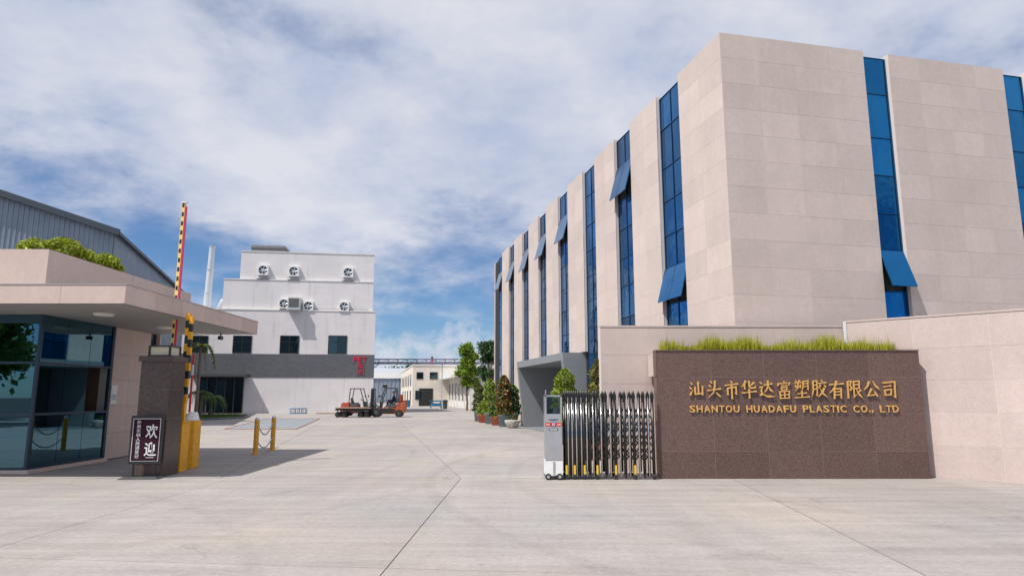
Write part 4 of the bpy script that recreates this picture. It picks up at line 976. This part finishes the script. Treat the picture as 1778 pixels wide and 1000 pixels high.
MB().tube(pts, .40, 16).build('elbow', GALV, dk, True)
for j in (1, 2, 3): MB().tube([Vector(pts[j]) - (Vector(pts[j + 1]) - Vector(pts[j - 1])).normalized() * .03, Vector(pts[j]) + (Vector(pts[j + 1]) - Vector(pts[j - 1])).normalized() * .03], .44, 16).build('seam_ring', GALV, dk, True)

# ================================================================== CORRUGATED WAREHOUSE (far left)
wh = thing('corrugated_warehouse', 'large blue grey corrugated metal warehouse with sloping roof behind guardhouse', 'warehouse', (-20.1, 32.5, 0), R(18))
# local x to the right along the gable, y into the depth (direction of the side wall)
EZ = 9.72; SLP = .30; GW = 24.0
def roofz(x): return EZ + SLP * (-x) if x > -GW / 2 else EZ + SLP * (GW + x)
def corrug(p0, p1, zt, name, parent, pitch=.22, dep=.035):
    p0, p1 = Vector(p0), Vector(p1); Ln = (p1 - p0).length; d = (p1 - p0) / Ln; nr = Vector((d.y, -d.x)); vs = []; fs = []; k = 0; s = 0.0
    prof = [(0, 0), (.45, 0), (.55, 1), (.90, 1)]
    while s < Ln:
        for (f_, o_) in prof:
            t = min(s + f_ * pitch, Ln); q = p0 + d * t + nr * dep * o_; z = zt(q, t); vs += [(q.x, q.y, 0), (q.x, q.y, z)]
        s += pitch
    q = p1; vs += [(q.x, q.y, 0), (q.x, q.y, zt(q, Ln))]
    fs = [(2 * i, 2 * i + 2, 2 * i + 3, 2 * i + 1) for i in range(len(vs) // 2 - 1)]
    return MB().add(vs, fs).build(name, CLAD, parent)
corrug((-GW, 0), (0, 0), lambda q, t: roofz(q.x), 'gable_cladding', wh)
corrug((0, 0), (0, 22.5), lambda q, t: EZ, 'side_cladding', wh)
MB().add([(.25, -.3, EZ - .02), (.25, 22.8, EZ - .02), (-GW / 2, 22.8, EZ + SLP * GW / 2 + .06), (-GW / 2, -.3, EZ + SLP * GW / 2 + .06), (-GW - .2, 22.8, EZ), (-GW - .2, -.3, EZ)], [(0, 1, 2, 3), (3, 2, 4, 5)]).build('roof', TRIM, wh)
MB().bar((.25, -.30, EZ - .06), (-GW / 2, -.30, EZ + SLP * GW / 2 + .02), .14, .30, (0, 0, 1)).build('verge_trim', TRIM, wh)
MB().bar((.22, -.25, EZ - .07), (.22, 22.7, EZ - .07), .10, .16).build('eave_gutter', TRIM, wh)
MB().box((-GW + .1, 22.3, 0), (-.1, 22.4, EZ)).build('rear_wall', CLAD, wh)

# ================================================================== BACKGROUND BUILDINGS
def frame_local(loc, th):
    M = (Matrix.Translation(loc) @ Matrix.Rotation(th, 4, 'Z')).inverted()
    def f(px, py, axis, val):
        o = M @ Vector((0, 0, CAMH)); d = M.to_3x3() @ ray(px, py); t = (val - o[axis]) / d[axis]; return o + d * t
    return f
def slit_window(parent, axis, a0, a1, z0, z1, off, m=WINDK, name='window'):
    """window in the wall of local plane axis=off; a0..a1 along the other axis"""
    t = .03; c = (a0 + a1) / 2
    fr = MB(); e = .06
    def bx(u0, u1, w0, w1, d0, d1):
        fr.box((u0, d0, w0), (u1, d1, w1)) if axis == 1 else fr.box((d0, u0, w0), (d1, u1, w1))
    bx(a0, a1, z1 - e, z1, off - .05, off - .002); bx(a0, a1, z0, z0 + e, off - .05, off - .002); bx(a0, a0 + e, z0 + e, z1 - e, off - .05, off - .002); bx(a1 - e, a1, z0 + e, z1 - e, off - .05, off - .002)
    w = fr.build(name, GREYD, parent)
    if axis == 1: piece('pane', m, w, (c, off - .015, (z0 + z1) / 2), (a1 - a0 - .1, .02, z1 - z0 - .1))
    else: piece('pane', m, w, (off - .015, c, (z0 + z1) / 2), (.02, a1 - a0 - .1, z1 - z0 - .1))
cb_loc = (-14.2, 95, 0); cb_th = R(12.2)
cb = thing('cream_building', 'two storey cream building with flat roof beyond the forklift', 'building', cb_loc, cb_th); fl_ = frame_local(cb_loc, cb_th)
MB().box((0, 0, 0), (16, 34, 5.72)).build('wall', CREAMW, cb); MB().box((-.08, -.08, 5.723), (16.1, 34.1, 5.88)).build('parapet', WHITEW, cb)
for (a, b) in ((723, 735), (746, 760), (771, 784)): p, q = fl_(a, 658, 1, 0), fl_(b, 646, 1, 0); slit_window(cb, 1, p.x, q.x, p.z, q.z, 0)
for j in range(6): slit_window(cb, 0, 3 + j * 5, 4.6 + j * 5, 2.9, 4.6, 0)
for j in range(4): slit_window(cb, 0, 3 + j * 7, 5 + j * 7, .1, 2.2, 0, name='doorway')
p = fl_(727, 687, 1, 0); slit_window(cb, 1, p.x - .5, p.x + .5, .9, 2.2, 0)
p = fl_(737, 690, 1, 0); slit_window(cb, 1, p.x - .8, p.x + 1.2, 0, 2.5, 0, DARK, 'doorway')
st = MB().tube([(3.0, 3, 5.88), (3.0, 3, 6.7)], .22, 12).build('roof_vent', RED, cb, True); MB().tube([(3.0, 3, 6.7), (3.0, 3, 7.2)], .17, 10).build('vent_cap', GREYD, cb)
lw_loc = (-4.9, 77, 0)
lw = thing('low_workshop', 'long single storey white workshop with projecting roof fascia behind the trees', 'building', lw_loc, cb_th); fw = frame_local(lw_loc, cb_th)
MB().box((0, 0, 0), (9, 50, 3.75)).build('wall', WHITEW, lw); MB().box((-1.3, -.4, 3.752), (9.2, 50.2, 4.72)).build('roof_fascia', WHITEW, lw)
for j in range(9):
    y0 = 1.5 + j * 3.3
    slit_window(lw, 0, y0, y0 + 1.1, .9, 3.1, 0); MB().box((-.16, y0 + 1.9, 0), (-.003, y0 + 2.3, 3.74)).build('pilaster', WHITEW, lw)
slit_window(lw, 0, 34, 37, 0, 2.9, 0, DARK, 'doorway'); slit_window(lw, 0, 40, 42, 0, 2.6, 0, DARK, 'doorway')
sb = MB().box((-1.6, 31, 3.5), (-1.45, 37.5, 5.0)).build('sign_board', SIGNB, lw); MB().box((-1.62, 31.8, 3.9), (-1.602, 33.4, 4.6)).build('sign_emblem', mat('sign_navy', (.05, .05, .16), .5), sb)
fwh = thing('far_warehouse', 'distant grey steel warehouse with white roof band at yard end', 'warehouse', (-26, 130, 0), R(4))
corrug((-24, 0), (10, 0), lambda q, t: 4.75, 'cladding', fwh, .8, .08); MB().box((-24.5, -.3, 4.76), (10.3, 22, 6.05)).build('roof_band', WHITE, fwh)
MB().add([(-24.5, -.3, 6.06), (10.3, -.3, 6.06), (10.3, 14, 7.3), (-24.5, 14, 7.3)], [(0, 1, 2, 3)]).build('roof', GALV, fwh)
MB().box((6, -.3, 0), (8.5, -.12, 3.4)).build('roller_door', GREYD, fwh)
# pipe bridge
pb = thing('pipe_bridge', 'lilac steel truss pipe bridge spanning from the white factory to trees', 'pipe bridge', (-15.6, 71, 0))
z0, z1 = 4.90, 5.36; Lb = 13.6
for nme, z in (('top_chord', z1), ('bottom_chord', z0)):
    for y in (0, .6): MB().bar((.2, y, z), (Lb, y, z), .09, .09).build(nme, PIPE, pb)
for j in range(14):
    x = .25 + j * 1.02
    for y in (0, .6): MB().bar((x, y, z0 + .046), (x, y, z1 - .046), .05).build('strut', PIPE, pb)
    if j < 13: MB().bar((x, .02, z0 + .05), (x + 1.02, .02, z1 - .05), .03).build('brace', PIPE, pb)
for y in (.2, .4): MB().tube([(.2, y, z0 + .14), (Lb, y, z0 + .14)], .07, 8).build('pipe', GALV, pb)
for x in (8.1, 13.4): MB().bar((x, .3, 0), (x, .3, z0 - .05), .10).build('support_post', GALV, pb)
MB().bar((.3, .05, 4.0), (1.3, .05, z0 - .05), .07).build('knee_brace', PIPE, pb)

# ================================================================== TREES AND PLANTS
def tree(name, label, loc, h_trunk, blobs, n, leaf, m, bark=BARK, tr=.09, cat='tree', group=None):
    t = thing(name, label, cat, loc, 0, group); top = max(b[2] for b in blobs)
    k = MB(); k.tube([(0, 0, 0), (.04, .02, h_trunk * .5), (-.03, 0, h_trunk), (.02, 0, top * .85)], [tr * 1.25, tr, tr * .85, tr * .25], 10)
    for b in blobs:
        s_ = min(h_trunk + .2 + .4 * max(0, b[2] - h_trunk), b[2]); k.tube([(0, 0, s_ * .9), (b[0] * .5, b[1] * .5, (s_ + b[2]) / 2), (b[0], b[1], b[2])], [tr * .5, tr * .35, tr * .12], 6)
    k.build('trunk', bark, t, True)
    pts = blob_points(blobs, n, .25); pts = pts + RNG.normal(0, .35, pts.shape) * np.mean([b[3] for b in blobs]) * (RNG.random((n, 1)) < .45)
    link('crown', leaf_mesh('crown', pts, leaf, m, 1.8), t); return t
def rblobs(n, cx, cz, rx, rz, r0, r1, seed):
    rd = random.Random(seed); out = []
    for _ in range(n):
        a, e, q = rd.uniform(0, 6.28), rd.uniform(-1, 1), rd.uniform(.3, 1) ** .6
        out.append((cx + rx * q * math.cos(a) * math.sqrt(1 - e * e * .8), rx * q * math.sin(a) * math.sqrt(1 - e * e * .8), cz + rz * e * q, rd.uniform(r0, r1), .75))
    return out
tree('yard_tree', 'bright green tree with layered crown beside the white workshop', (-4.65, 69, 0), 1.6,
     rblobs(11, .15, 5.6, .8, 1.1, .35, .65, 3) + rblobs(9, -.25, 4.1, 1.15, .7, .3, .55, 4) + rblobs(6, .3, 2.9, .8, .5, .25, .42, 5), 11000, .15, LEAFB, tr=.11)
tree('yard_tree', 'darker slender tree against the far end of the office block', (-2.1, 60, 0), 2.0,
     rblobs(12, .05, 5.4, .7, 1.2, .4, .6, 8) + rblobs(7, -.2, 3.6, .7, .8, .3, .45, 9), 6500, .14, LEAFD, mat('pale_bark', (.42, .40, .36), .8, noise=9, var=.3), tr=.08)
tree('background_tree', 'dark green tree rising behind the far warehouse roof', (-24.3, 150, 0), 4.0, rblobs(12, 0, 6.2, 3.6, 1.6, 1.1, 1.7, 12), 2600, .42, LEAFD, tr=.25)
tree('background_tree', 'broad leafy tree mirrored in the front glass of the guardhouse', (-31, -9, 0), 2.2, rblobs(16, 0, 5.2, 3.2, 2.2, 1.0, 1.6, 21), 6000, .28, LEAF, tr=.25)
tree('background_tree', 'taller dark tree mirrored in the leftmost guardhouse pane', (-39, -16, 0), 2.5, rblobs(16, 0, 6.0, 3.6, 2.6, 1.1, 1.7, 22), 6000, .3, LEAFD, tr=.28)
# potted columnar plants along the office wall
potm = {'g': MB().lathe([(.20, 0), (.24, .02), (.275, .52), (.30, .53), (.30, .60), (.26, .60), (.25, .54)], n=14).mesh('pot', POTG),
        'o': MB().lathe([(.19, 0), (.22, .02), (.27, .36), (.30, .37), (.30, .46), (.26, .46), (.25, .42)], n=14).mesh('pot', POTO),
        's': MB().lathe([(.20, 0), (.26, .04), (.36, .22), (.40, .34), (.38, .38), (.32, .38), (.30, .33)], n=16).mesh('pot', POTS)}
for me in potm.values(): me.polygons.foreach_set('use_smooth', [True] * len(me.polygons))
def potted(label, x, y, kind, h, r, m, n, leaf=.075, cone=.35, cat='potted plant', group='potted plants by the office wall', s=1.0, oval=False, extra=None):
    t = thing('potted_plant', label, cat, (x, y, 0), random.uniform(0, 6), group); p = link('pot', potm[kind], t); p.scale = (s,) * 3
    pz = {'g': .56, 'o': .43, 's': .34}[kind] * s
    MB().lathe([(.24 * s, pz - .02), (.24 * s, pz)], n=12).build('soil', SOIL, t)
    MB().tube([(0, 0, pz), (.01, 0, pz + (h - pz) * .8)], [.025, .01], 6).build('stem', BARK, t)
    u = RNG.random(n); z = pz + .05 + u * (h - pz - .05)
    prof = r * (np.sqrt(np.clip(1 - ((u - .42) / .60) ** 2, .02, 1)) if oval else (1 - cone * u) * np.clip((1.02 - u) / .22, .12, 1) ** .55)
    lump = 1 + .16 * np.sin(u * 23 + 1.3) + RNG.normal(0, .07, n)
    a = RNG.random(n) * 2 * np.pi; rr = prof * lump * (.45 + .55 * RNG.random(n) ** .5)
    P_ = np.stack([rr * np.cos(a), rr * np.sin(a), z], 1); link('foliage', leaf_mesh('foliage', P_, leaf, m), t)
    if extra:
        q = P_[:extra[1]].copy(); q[:, :2] *= 1.06; q = q + RNG.normal(0, .02, q.shape); link('orange_leaves', leaf_mesh('orange_leaves', q, leaf, extra[0]), t)
    return t
potted('olive green column plant in a grey pot, farthest along the office wall', -2.05, 41.2, 'g', 2.30, .40, LEAFO, 1700)
potted('low leafy plant in a terracotta pot between the two farthest grey pots', -1.72, 39.2, 'o', 1.15, .34, LEAFY, 700)
potted('green column plant in a grey pot, middle of the office wall row', -1.25, 37.6, 'g', 2.48, .43, LEAFY, 2000)
potted('low leafy plant in a terracotta pot beside the croton column', -.86, 35.8, 'o', 1.3, .36, LEAF, 800)
potted('orange and green croton column in a grey pot nearest the portal', -.42, 34.4, 'g', 2.58, .44, LEAFO, 2000, extra=(LEAFR, 600))
potted('dark green column plant behind the croton against the office wall', .05, 35.0, 'g', 2.1, .42, LEAF, 1500)
potted('mottled pale stone bowl with a low sprig before the office wall', .02, 33.0, 's', .62, .26, LEAFO, 120, .05)
potted('dense bright green topiary in a pot behind the gate cabinet', 1.76, 22.2, 'g', 2.46, .42, LEAFY, 3600, .055, oval=True)
potted('red flecked green potted column at the end of the boundary wall', 2.52, 19.5, 'g', 2.62, .34, mat('leaf_red_green', (.16, .15, .02), .5, island=.6, trans=.25), 2200, .055)
potted('bushy dark potted plant hidden behind the folded gate bars', 2.0, 17.0, 'o', 1.35, .5, LEAFD, 1600, .07, oval=True)
# palms in the lawn bed
def palm(label, x, y, h, nf, fl, m, trunk=.09, dr=.9, group='palms by the factory door'):
    t = thing('palm_tree', label, 'palm', (x, y, 0), random.uniform(0, 6), group)
    k = MB(); k.tube([(0, 0, 0), (.03, 0, h * .5), (.0, 0, h)], [trunk * 1.3, trunk, trunk * .75], 10); k.build('trunk', BARK, t, True)
    for j in range(nf):
        a = 2 * math.pi * j / nf + random.uniform(-.2, .2); up = random.uniform(.35, 1.15); d = Vector((math.cos(a), math.sin(a), 0)); s_ = Vector((-d.y, d.x, 0)); f = MB(); prev = None; L_ = fl * random.uniform(.8, 1.1)
        rib = []
        for i in range(11):
            q = i / 10; rib.append(Vector((0, 0, h)) + d * (L_ * q * (1 - .15 * q)) + Vector((0, 0, L_ * (up * q - (up * .6 + dr) * q * q))))
        f.tube(rib, [.016 * (1 - .8 * i / 10) for i in range(11)], 5)
        for i in range(1, 11):
            for sg in (-1, 1):
                ll = L_ * .34 * math.sin(math.pi * (.15 + .8 * i / 10)); p = rib[i]; e = p + s_ * sg * ll * .85 + d * ll * .5 - Vector((0, 0, ll * .35)); w_ = d * .05 * L_
                f.add([p - w_ * .3, p + w_, e], [(0, 1, 2)]); p2 = (rib[i] + rib[i - 1]) / 2; f.add([p2 - w_ * .3, p2 + w_, e - d * .06 * L_], [(0, 1, 2)])
        f.build('frond', m, t)
palm('short palm nearest the glazed factory door in the lawn bed', at(366, 715, 47).x, 47, 1.35, 12, 1.25, LEAF, .13)
palm('bushier short palm close behind the yellow barriers', at(347, 715, 45).x, 45, 1.7, 13, 1.2, LEAF, .11)
palm('tall palm with drooping olive fronds under the guardhouse canopy edge', at(341, 700, 40).x, 40, 4.55, 11, 1.3, LEAFO, .09, 1.6)
bed = MB(); c0 = (-23.0, 47.5)
edge = [(-30, 40), (-22.0, 40.5), (-19.2, 43.5), (-18.6, 46.5), (-19.4, 49.5), (-21.5, 51.5), (-30, 52)]
bed.prism(edge, .004, .09); bedo = bed.build('lawn_bed', SOIL); tag(bedo, 'raised soil bed with kerb before the factory door', 'planting bed')
for i in range(len(edge) - 1): MB().bar((*edge[i], .06), (*edge[i + 1], .06), .18, .13).build('kerb_stone', ASPH, bedo)
n = 9000; gx = RNG.uniform(-29, -18.9, n); gy = RNG.uniform(40.6, 51.4, n)
def inside(x, y):
    r = np.ones(len(x), bool); E_ = edge + [edge[0]]
    for (ax, ay), (bx_, by) in zip(E_[:-1], E_[1:]): r &= ((bx_ - ax) * (y - ay) - (by - ay) * (x - ax)) > 0.15
    return r
ok = inside(gx, gy); gx, gy = gx[ok], gy[ok]; n = len(gx); V = np.zeros((n, 3, 3)); az = RNG.uniform(0, 6.28, n)
V[:, 0] = np.stack([gx - np.cos(az) * .03, gy - np.sin(az) * .03, np.full(n, .085)], 1); V[:, 1] = np.stack([gx + np.cos(az) * .03, gy + np.sin(az) * .03, np.full(n, .085)], 1)
V[:, 2] = np.stack([gx + RNG.normal(0, .04, n), gy + RNG.normal(0, .04, n), .085 + RNG.uniform(.06, .16, n)], 1)
tag(link('lawn_grass', tri_mesh('lawn_grass', V, GRASS)), 'short green grass around the palms by the factory door', 'grass', kind='stuff')

# ================================================================== FORKLIFTS, TROLLEY, DRIVER
def wheel(parent, x, y, r, w_):
    o = MB().lathe([(r * .62, -w_ / 2), (r * .93, -w_ / 2), (r, -w_ * .35), (r, w_ * .35), (r * .93, w_ / 2), (r * .62, w_ / 2)], (x, y, r), 20, 'y').build('wheel', RUBBER, parent, True)
    MB().lathe([(r * .2, -w_ / 2 - .01), (r * .58, -w_ / 2 + .01), (r * .60, w_ / 2 - .01), (r * .2, w_ / 2 + .01)], (x, y, r), 14, 'y').build('rim', GREYD, o, True)
def forklift(label, loc, rotz, body, lamp=True):
    """faces local -X; origin between the axles on the ground"""
    t = thing('forklift', label, 'forklift', loc, rotz, 'forklifts in the yard')
    for s_ in (-1, 1): wheel(t, -.80, s_ * .46, .34, .24); wheel(t, .82, s_ * .44, .27, .2)
    c = MB().hexa([(-.55, -.34, .22), (.75, -.34, .22), (.75, .34, .22), (-.55, .34, .22)], [(-.62, -.48, .66), (.62, -.48, .66), (.62, .48, .66), (-.62, .48, .66)]); c.build('chassis', body, t, bevel=.03)
    MB().box((-.5, -.52, .30), (.45, -.487, .62)).build('side_panel', BLACK, t); MB().box((-.5, .487, .30), (.45, .52, .62)).build('side_panel', BLACK, t)
    prof = [(.62, .30), (1.22, .30), (1.30, .5), (1.28, .86), (1.16, 1.02), (.70, 1.02), (.63, .9)]
    cwt = MB(); n = len(prof); cwt.add([(x, -.48, z) for x, z in prof] + [(x, .48, z) for x, z in prof], [tuple(range(n)), tuple(range(2 * n - 1, n - 1, -1))] + [(i, (i + 1) % n, n + (i + 1) % n, n + i) for i in range(n)]); cwt.build('counterweight', body, t, bevel=.04)
    MB().box((-.02, -.40, .661), (.61, .40, .90)).build('engine_hood', GREYD, t, bevel=.03)
    st = MB().box((.05, -.25, .901), (.50, .25, 1.0)); st.hexa([(.44, -.25, 1.002), (.54, -.25, 1.002), (.54, .25, 1.002), (.44, .25, 1.002)], [(.54, -.24, 1.36), (.62, -.24, 1.36), (.62, .24, 1.36), (.54, .24, 1.36)]); st.build('seat', BLACK, t, bevel=.02)
    MB().hexa([(-.62, -.44, .661), (-.50, -.44, .661), (-.50, .44, .661), (-.62, .44, .661)], [(-.52, -.40, 1.08), (-.40, -.40, 1.08), (-.40, .40, 1.08), (-.52, .40, 1.08)]).build('dashboard', GREYD, t)
    sw = MB(); cen = Vector((-.26, 0, 1.20)); ax = Vector((-.5, 0, .87)).normalized(); u = ax.orthogonal().normalized(); v = ax.cross(u)
    sw.tube([cen + (u * math.cos(a) + v * math.sin(a)) * .15 for a in np.linspace(0, 2 * math.pi, 15)], .014, 6, False); sw.tube([cen, (-.44, 0, 1.02)], .018, 6); sw.build('steering_wheel', BLACK, t)
    for s_ in (-1, 1):
        MB().tube([(-.56, s_ * .44, .66), (-.52, s_ * .45, 1.1), (-.22, s_ * .45, 2.04)], .035, 8).build('guard_pillar', BLACK, t); MB().tube([(.66, s_ * .42, 1.0), (.62, s_ * .44, 1.6), (.55, s_ * .45, 2.04)], .035, 8).build('guard_pillar', BLACK, t)
    rf = MB(); rf.box((-.26, -.50, 2.04), (.60, -.44, 2.10)); rf.box((-.26, .44, 2.04), (.60, .50, 2.10))
    for j in range(7): rf.box((-.26 + j * .135, -.44, 2.05), (-.21 + j * .135, .44, 2.09))
    rf.build('overhead_guard', BLACK, t)
    for s_ in (-1, 1):
        MB().box((-1.22, s_ * .33 - .05, .10), (-1.10, s_ * .33 + .05, 2.06)).build('mast_rail', BLACK, t); MB().box((-1.09, s_ * .24 - .04, .14), (-1.0, s_ * .24 + .04, 1.98)).build('inner_mast', GREYD, t)
        MB().tube([(-1.04, s_ * .14, .2), (-1.04, s_ * .14, 1.9)], .04, 8).build('lift_cylinder', CABST, t)
        MB().bar((-1.05, s_ * .40, 1.0), (-.60, s_ * .40, .62), .06).build('tilt_cylinder', GREYD, t)
        fk = MB().box((-1.30, s_ * .26 - .05, .30), (-1.262, s_ * .26 + .05, .85)); fk.box((-2.3, s_ * .26 - .05, .30), (-1.30, s_ * .26 + .05, .335)); fk.build('fork', BLACK, t)
    cr = MB()
    for z in (.14, .75, 1.3, 2.0): MB().box((-1.21, -.28, z), (-1.12, .28, z + .08)).build('mast_crossbar', BLACK, t)
    for z in (.45, .80): cr.box((-1.26, -.48, z), (-1.225, .48, z + .09))
    for j in range(5): cr.box((-1.25, -.44 + j * .2, .5), (-1.225, -.41 + j * .2, 1.35))
    cr.build('carriage', BLACK, t)
    for s_ in (-1, 1): MB().lathe([(.07, 0), (.085, .05), (.03, .09)], (-.66, s_ * .40, 1.5), 10, 'x').build('work_lamp', BLACK, t)
    if lamp:
        m_ = MB().box((-.42, -.2, 2.12), (-.10, -.1, 2.32)); m_.bar((-.25, -.45, 2.1), (-.25, -.15, 2.15), .03); m_.build('roof_lamp', BLACK, t)
        MB().lathe([(.15, 0), (.15, .55), (.05, .62)], (.92, 0, 1.03), 14).build('gas_cylinder', body, t, True)
    return t
f1 = forklift('orange forklift driven by a person in navy, facing left', (-9.05, 49.0, 0), R(3), ORANGE)
f2 = forklift('red parked forklift behind the flat plank trolley, facing right', (-11.95, 52.2, 0), R(176), FRED, False)
# plank trolley
tl = thing('plank_trolley', 'low flat trolley with wooden plank deck in front of red forklift', 'trolley', (-11.45, 48.6, 0), R(2))
for j in range(6): piece('deck_plank', WOOD, tl, (random.uniform(-.05, .05), -.62 + j * .25, .66 + random.uniform(0, .008)), (2.55, .235, .05))
fr = MB()
for y in (-.55, .55): fr.box((-1.2, y - .04, .50), (1.2, y + .04, .633))
for x in (-1.1, 0, 1.1): fr.box((x - .04, -.51, .51), (x + .04, .51, .62))
fr.build('chassis', BLACK, tl)
for x in (-1.05, -.62, .55, 1.0):
    for y in (-.5, .5): wheel(tl, x, y, .2, .12); MB().box((x - .04, y - .1, .22), (x + .04, y - .075, .5)).build('wheel_fork', BLACK, tl)
MB().bar((-1.2, 0, .56), (-1.42, 0, .50), .05).build('tow_bar', BLACK, tl)
# driver
def skinned(name, joints, edges, root, m_of, parent, sub=2):
    me = bpy.data.meshes.new(name); me.from_pydata([j[0] for j in joints], edges, []); o = link(name, me)
    sm = o.modifiers.new('skin', 'SKIN'); 
    for i, j in enumerate(joints): me.skin_vertices[0].data[i].radius = (j[1], j[2] if len(j) > 2 else j[1])
    me.skin_vertices[0].data[root].use_root = True
    ss = o.modifiers.new('sub', 'SUBSURF'); ss.levels = ss.render_levels = sub
    dg = bpy.context.evaluated_depsgraph_get(); nm = bpy.data.meshes.new_from_object(o.evaluated_get(dg)); bpy.data.objects.remove(o)
    ms = []; 
    nm.materials.clear()
    for p in nm.polygons:
        m = m_of(p.center)
        if m not in ms: ms.append(m)
        p.material_index = ms.index(m); p.use_smooth = True
    idx = [p.material_index for p in nm.polygons]
    for m in ms: nm.materials.append(m)
    nm.polygons.foreach_set('material_index', idx); nm.name = name
    return link(name, nm, parent)
dr = thing('person', 'driver in navy work clothes seated on the orange forklift holding the wheel', 'person', (-9.05, 49.0, 0), R(3))
J = [((.38, 0, 1.07), .15, .14), ((.40, 0, 1.25), .13, .15), ((.41, 0, 1.42), .13, .17), ((.40, 0, 1.53), .07, .08), ((.38, 0, 1.60), .055, .055), ((.365, 0, 1.68), .085, .075), ((.355, 0, 1.76), .095, .082), ((.36, 0, 1.83), .07, .06)]
E_ = [(i, i + 1) for i in range(7)]
for s_ in (-1, 1):
    b = len(J); J += [((.38, s_ * .19, 1.47), .07), ((.30, s_ * .25, 1.26), .052), ((.04, s_ * .20, 1.20), .042), ((-.16, s_ * .14, 1.24), .032), ((-.23, s_ * .13, 1.25), .036)]; E_ += [(2, b), (b, b + 1), (b + 1, b + 2), (b + 2, b + 3), (b + 3, b + 4)]
    b = len(J); J += [((.28, s_ * .11, 1.08), .095), ((-.02, s_ * .15, 1.12), .075), ((-.08, s_ * .15, .90), .058), ((-.14, s_ * .15, .74), .045), ((-.28, s_ * .15, .70), .04)]; E_ += [(0, b), (b, b + 1), (b + 1, b + 2), (b + 2, b + 3), (b + 3, b + 4)]
def mo(c):
    if c.z > 1.565: return SKIN
    if c.x < -.14 and c.z > 1.1: return SKIN
    if c.z < .775: return BLACK
    return NAVY
body = skinned('body', J, E_, 0, mo, dr)
hp = []
for i in range(6):
    a = i / 5 * math.pi / 2; hp.append((.108 * math.cos(a) + .002, .095 * math.sin(a)))
MB().lathe(hp, (.375, 0, 1.775), 16).build('hair', HAIR, dr, True)
fc = MB().lathe([(.012, 0), (.018, .012), (.004, .04)], (.262, 0, 1.71), 8); fc.build('nose', SKIN, dr, True)
for s_ in (-1, 1):
    MB().lathe([(.02, -.008), (.028, 0), (.02, .008)], (.37, s_ * .088, 1.725), 8, 'y').build('ear', SKIN, dr, True)
    MB().lathe([(.004, -.004), (.011, 0), (.004, .004)], (.274, s_ * .032, 1.745), 8, 'x').build('eye', HAIR, dr, True)
    for k in range(4): MB().tube([(-.245, s_ * .13 + (k - 1.5) * .018, 1.25), (-.285, s_ * .13 + (k - 1.5) * .018, 1.235), (-.29, s_ * .13 + (k - 1.5) * .018, 1.205)], .0085, 6).build('finger', SKIN, dr)
    MB().tube([(-.21, s_ * .10, 1.25), (-.25, s_ * .085, 1.225)], .0095, 6).build('thumb', SKIN, dr)
MB().box((.262, -.022, 1.678), (.276, .022, 1.686)).build('mouth', mat('lip', (.3, .12, .09), .6), dr)

# ================================================================== SMALL YARD ITEMS
bc_x = at(517, 715, 57.5).x
bc = thing('plastic_crate', 'blue plastic crate with open sides at the foot of the factory wall', 'crate', (bc_x, 57.7, 0), R(8))
m = MB(); m.box((-.65, -.4, 0), (.65, .4, .06)); m.box((-.65, -.4, .40), (.65, .4, .46)); m.build('deck', BLUEP, bc)
for x in (-.62, -.31, 0, .31, .62): piece('upright', BLUEP, bc, (x, -.37, .23), (.05, .05, .335)); piece('upright', BLUEP, bc, (x, .37, .23), (.05, .05, .335))
for j, (px, py, Yd, col, nm, lab, cat) in enumerate(((757, 708, 80, BLUEP, 'trestle', 'blue folded trestle standing before the white workshop wall', 'trestle'),)):
    p = at(px, py, Yd); t = thing(nm, lab, cat, (p.x, Yd, 0), R(20))
    for s_ in (-1, 1): MB().bar((s_ * .65, -.3, 0), (s_ * .5, 0, .85), .07).build('leg', col, t); MB().bar((s_ * .65, .3, 0), (s_ * .5, 0, .85), .07).build('leg', col, t)
    MB().box((-.75, -.12, .80), (.75, .12, .95)).build('beam', col, t); MB().box((-.6, -.22, .25), (.6, -.17, .6)).build('panel', col, t)
p = at(780, 709, 79); bn = thing('litter_bin', 'slim dark litter bin against the white workshop wall', 'bin', (p.x - .2, 76, 0))
MB().lathe([(.24, 0), (.28, .85), (.30, .9)], n=12).build('body', GREYD, bn, True); MB().lathe([(.31, .901), (.28, 1.0), (.05, 1.05)], n=12).build('lid', BLACK, bn, True)
tb = thing('timber_strip', 'long pale timber strip lying along the base of the factory', 'timber', (-15.0, 57.3, 0), R(8))
MB().box((-1.7, -.06, 0), (1.7, .06, .09)).build('beam', WOOD, tb)
for (px, Y_, col, lab) in ((703, 86, ORANGE, 'orange drum outside the cream building'), (708, 88, BLUEP, 'blue drum outside the cream building')):
    x = at(px, 700, Y_).x; d_ = thing('oil_drum', lab, 'drum', (x, Y_, 0), 0); MB().lathe([(.29, 0), (.29, .28), (.31, .30), (.29, .32), (.29, .58), (.31, .60), (.29, .62), (.29, .88), (.30, .9)], n=14).build('shell', col, d_, True); MB().lathe([(.27, .901), (.26, .905)], n=12).build('lid', GREYD, d_)
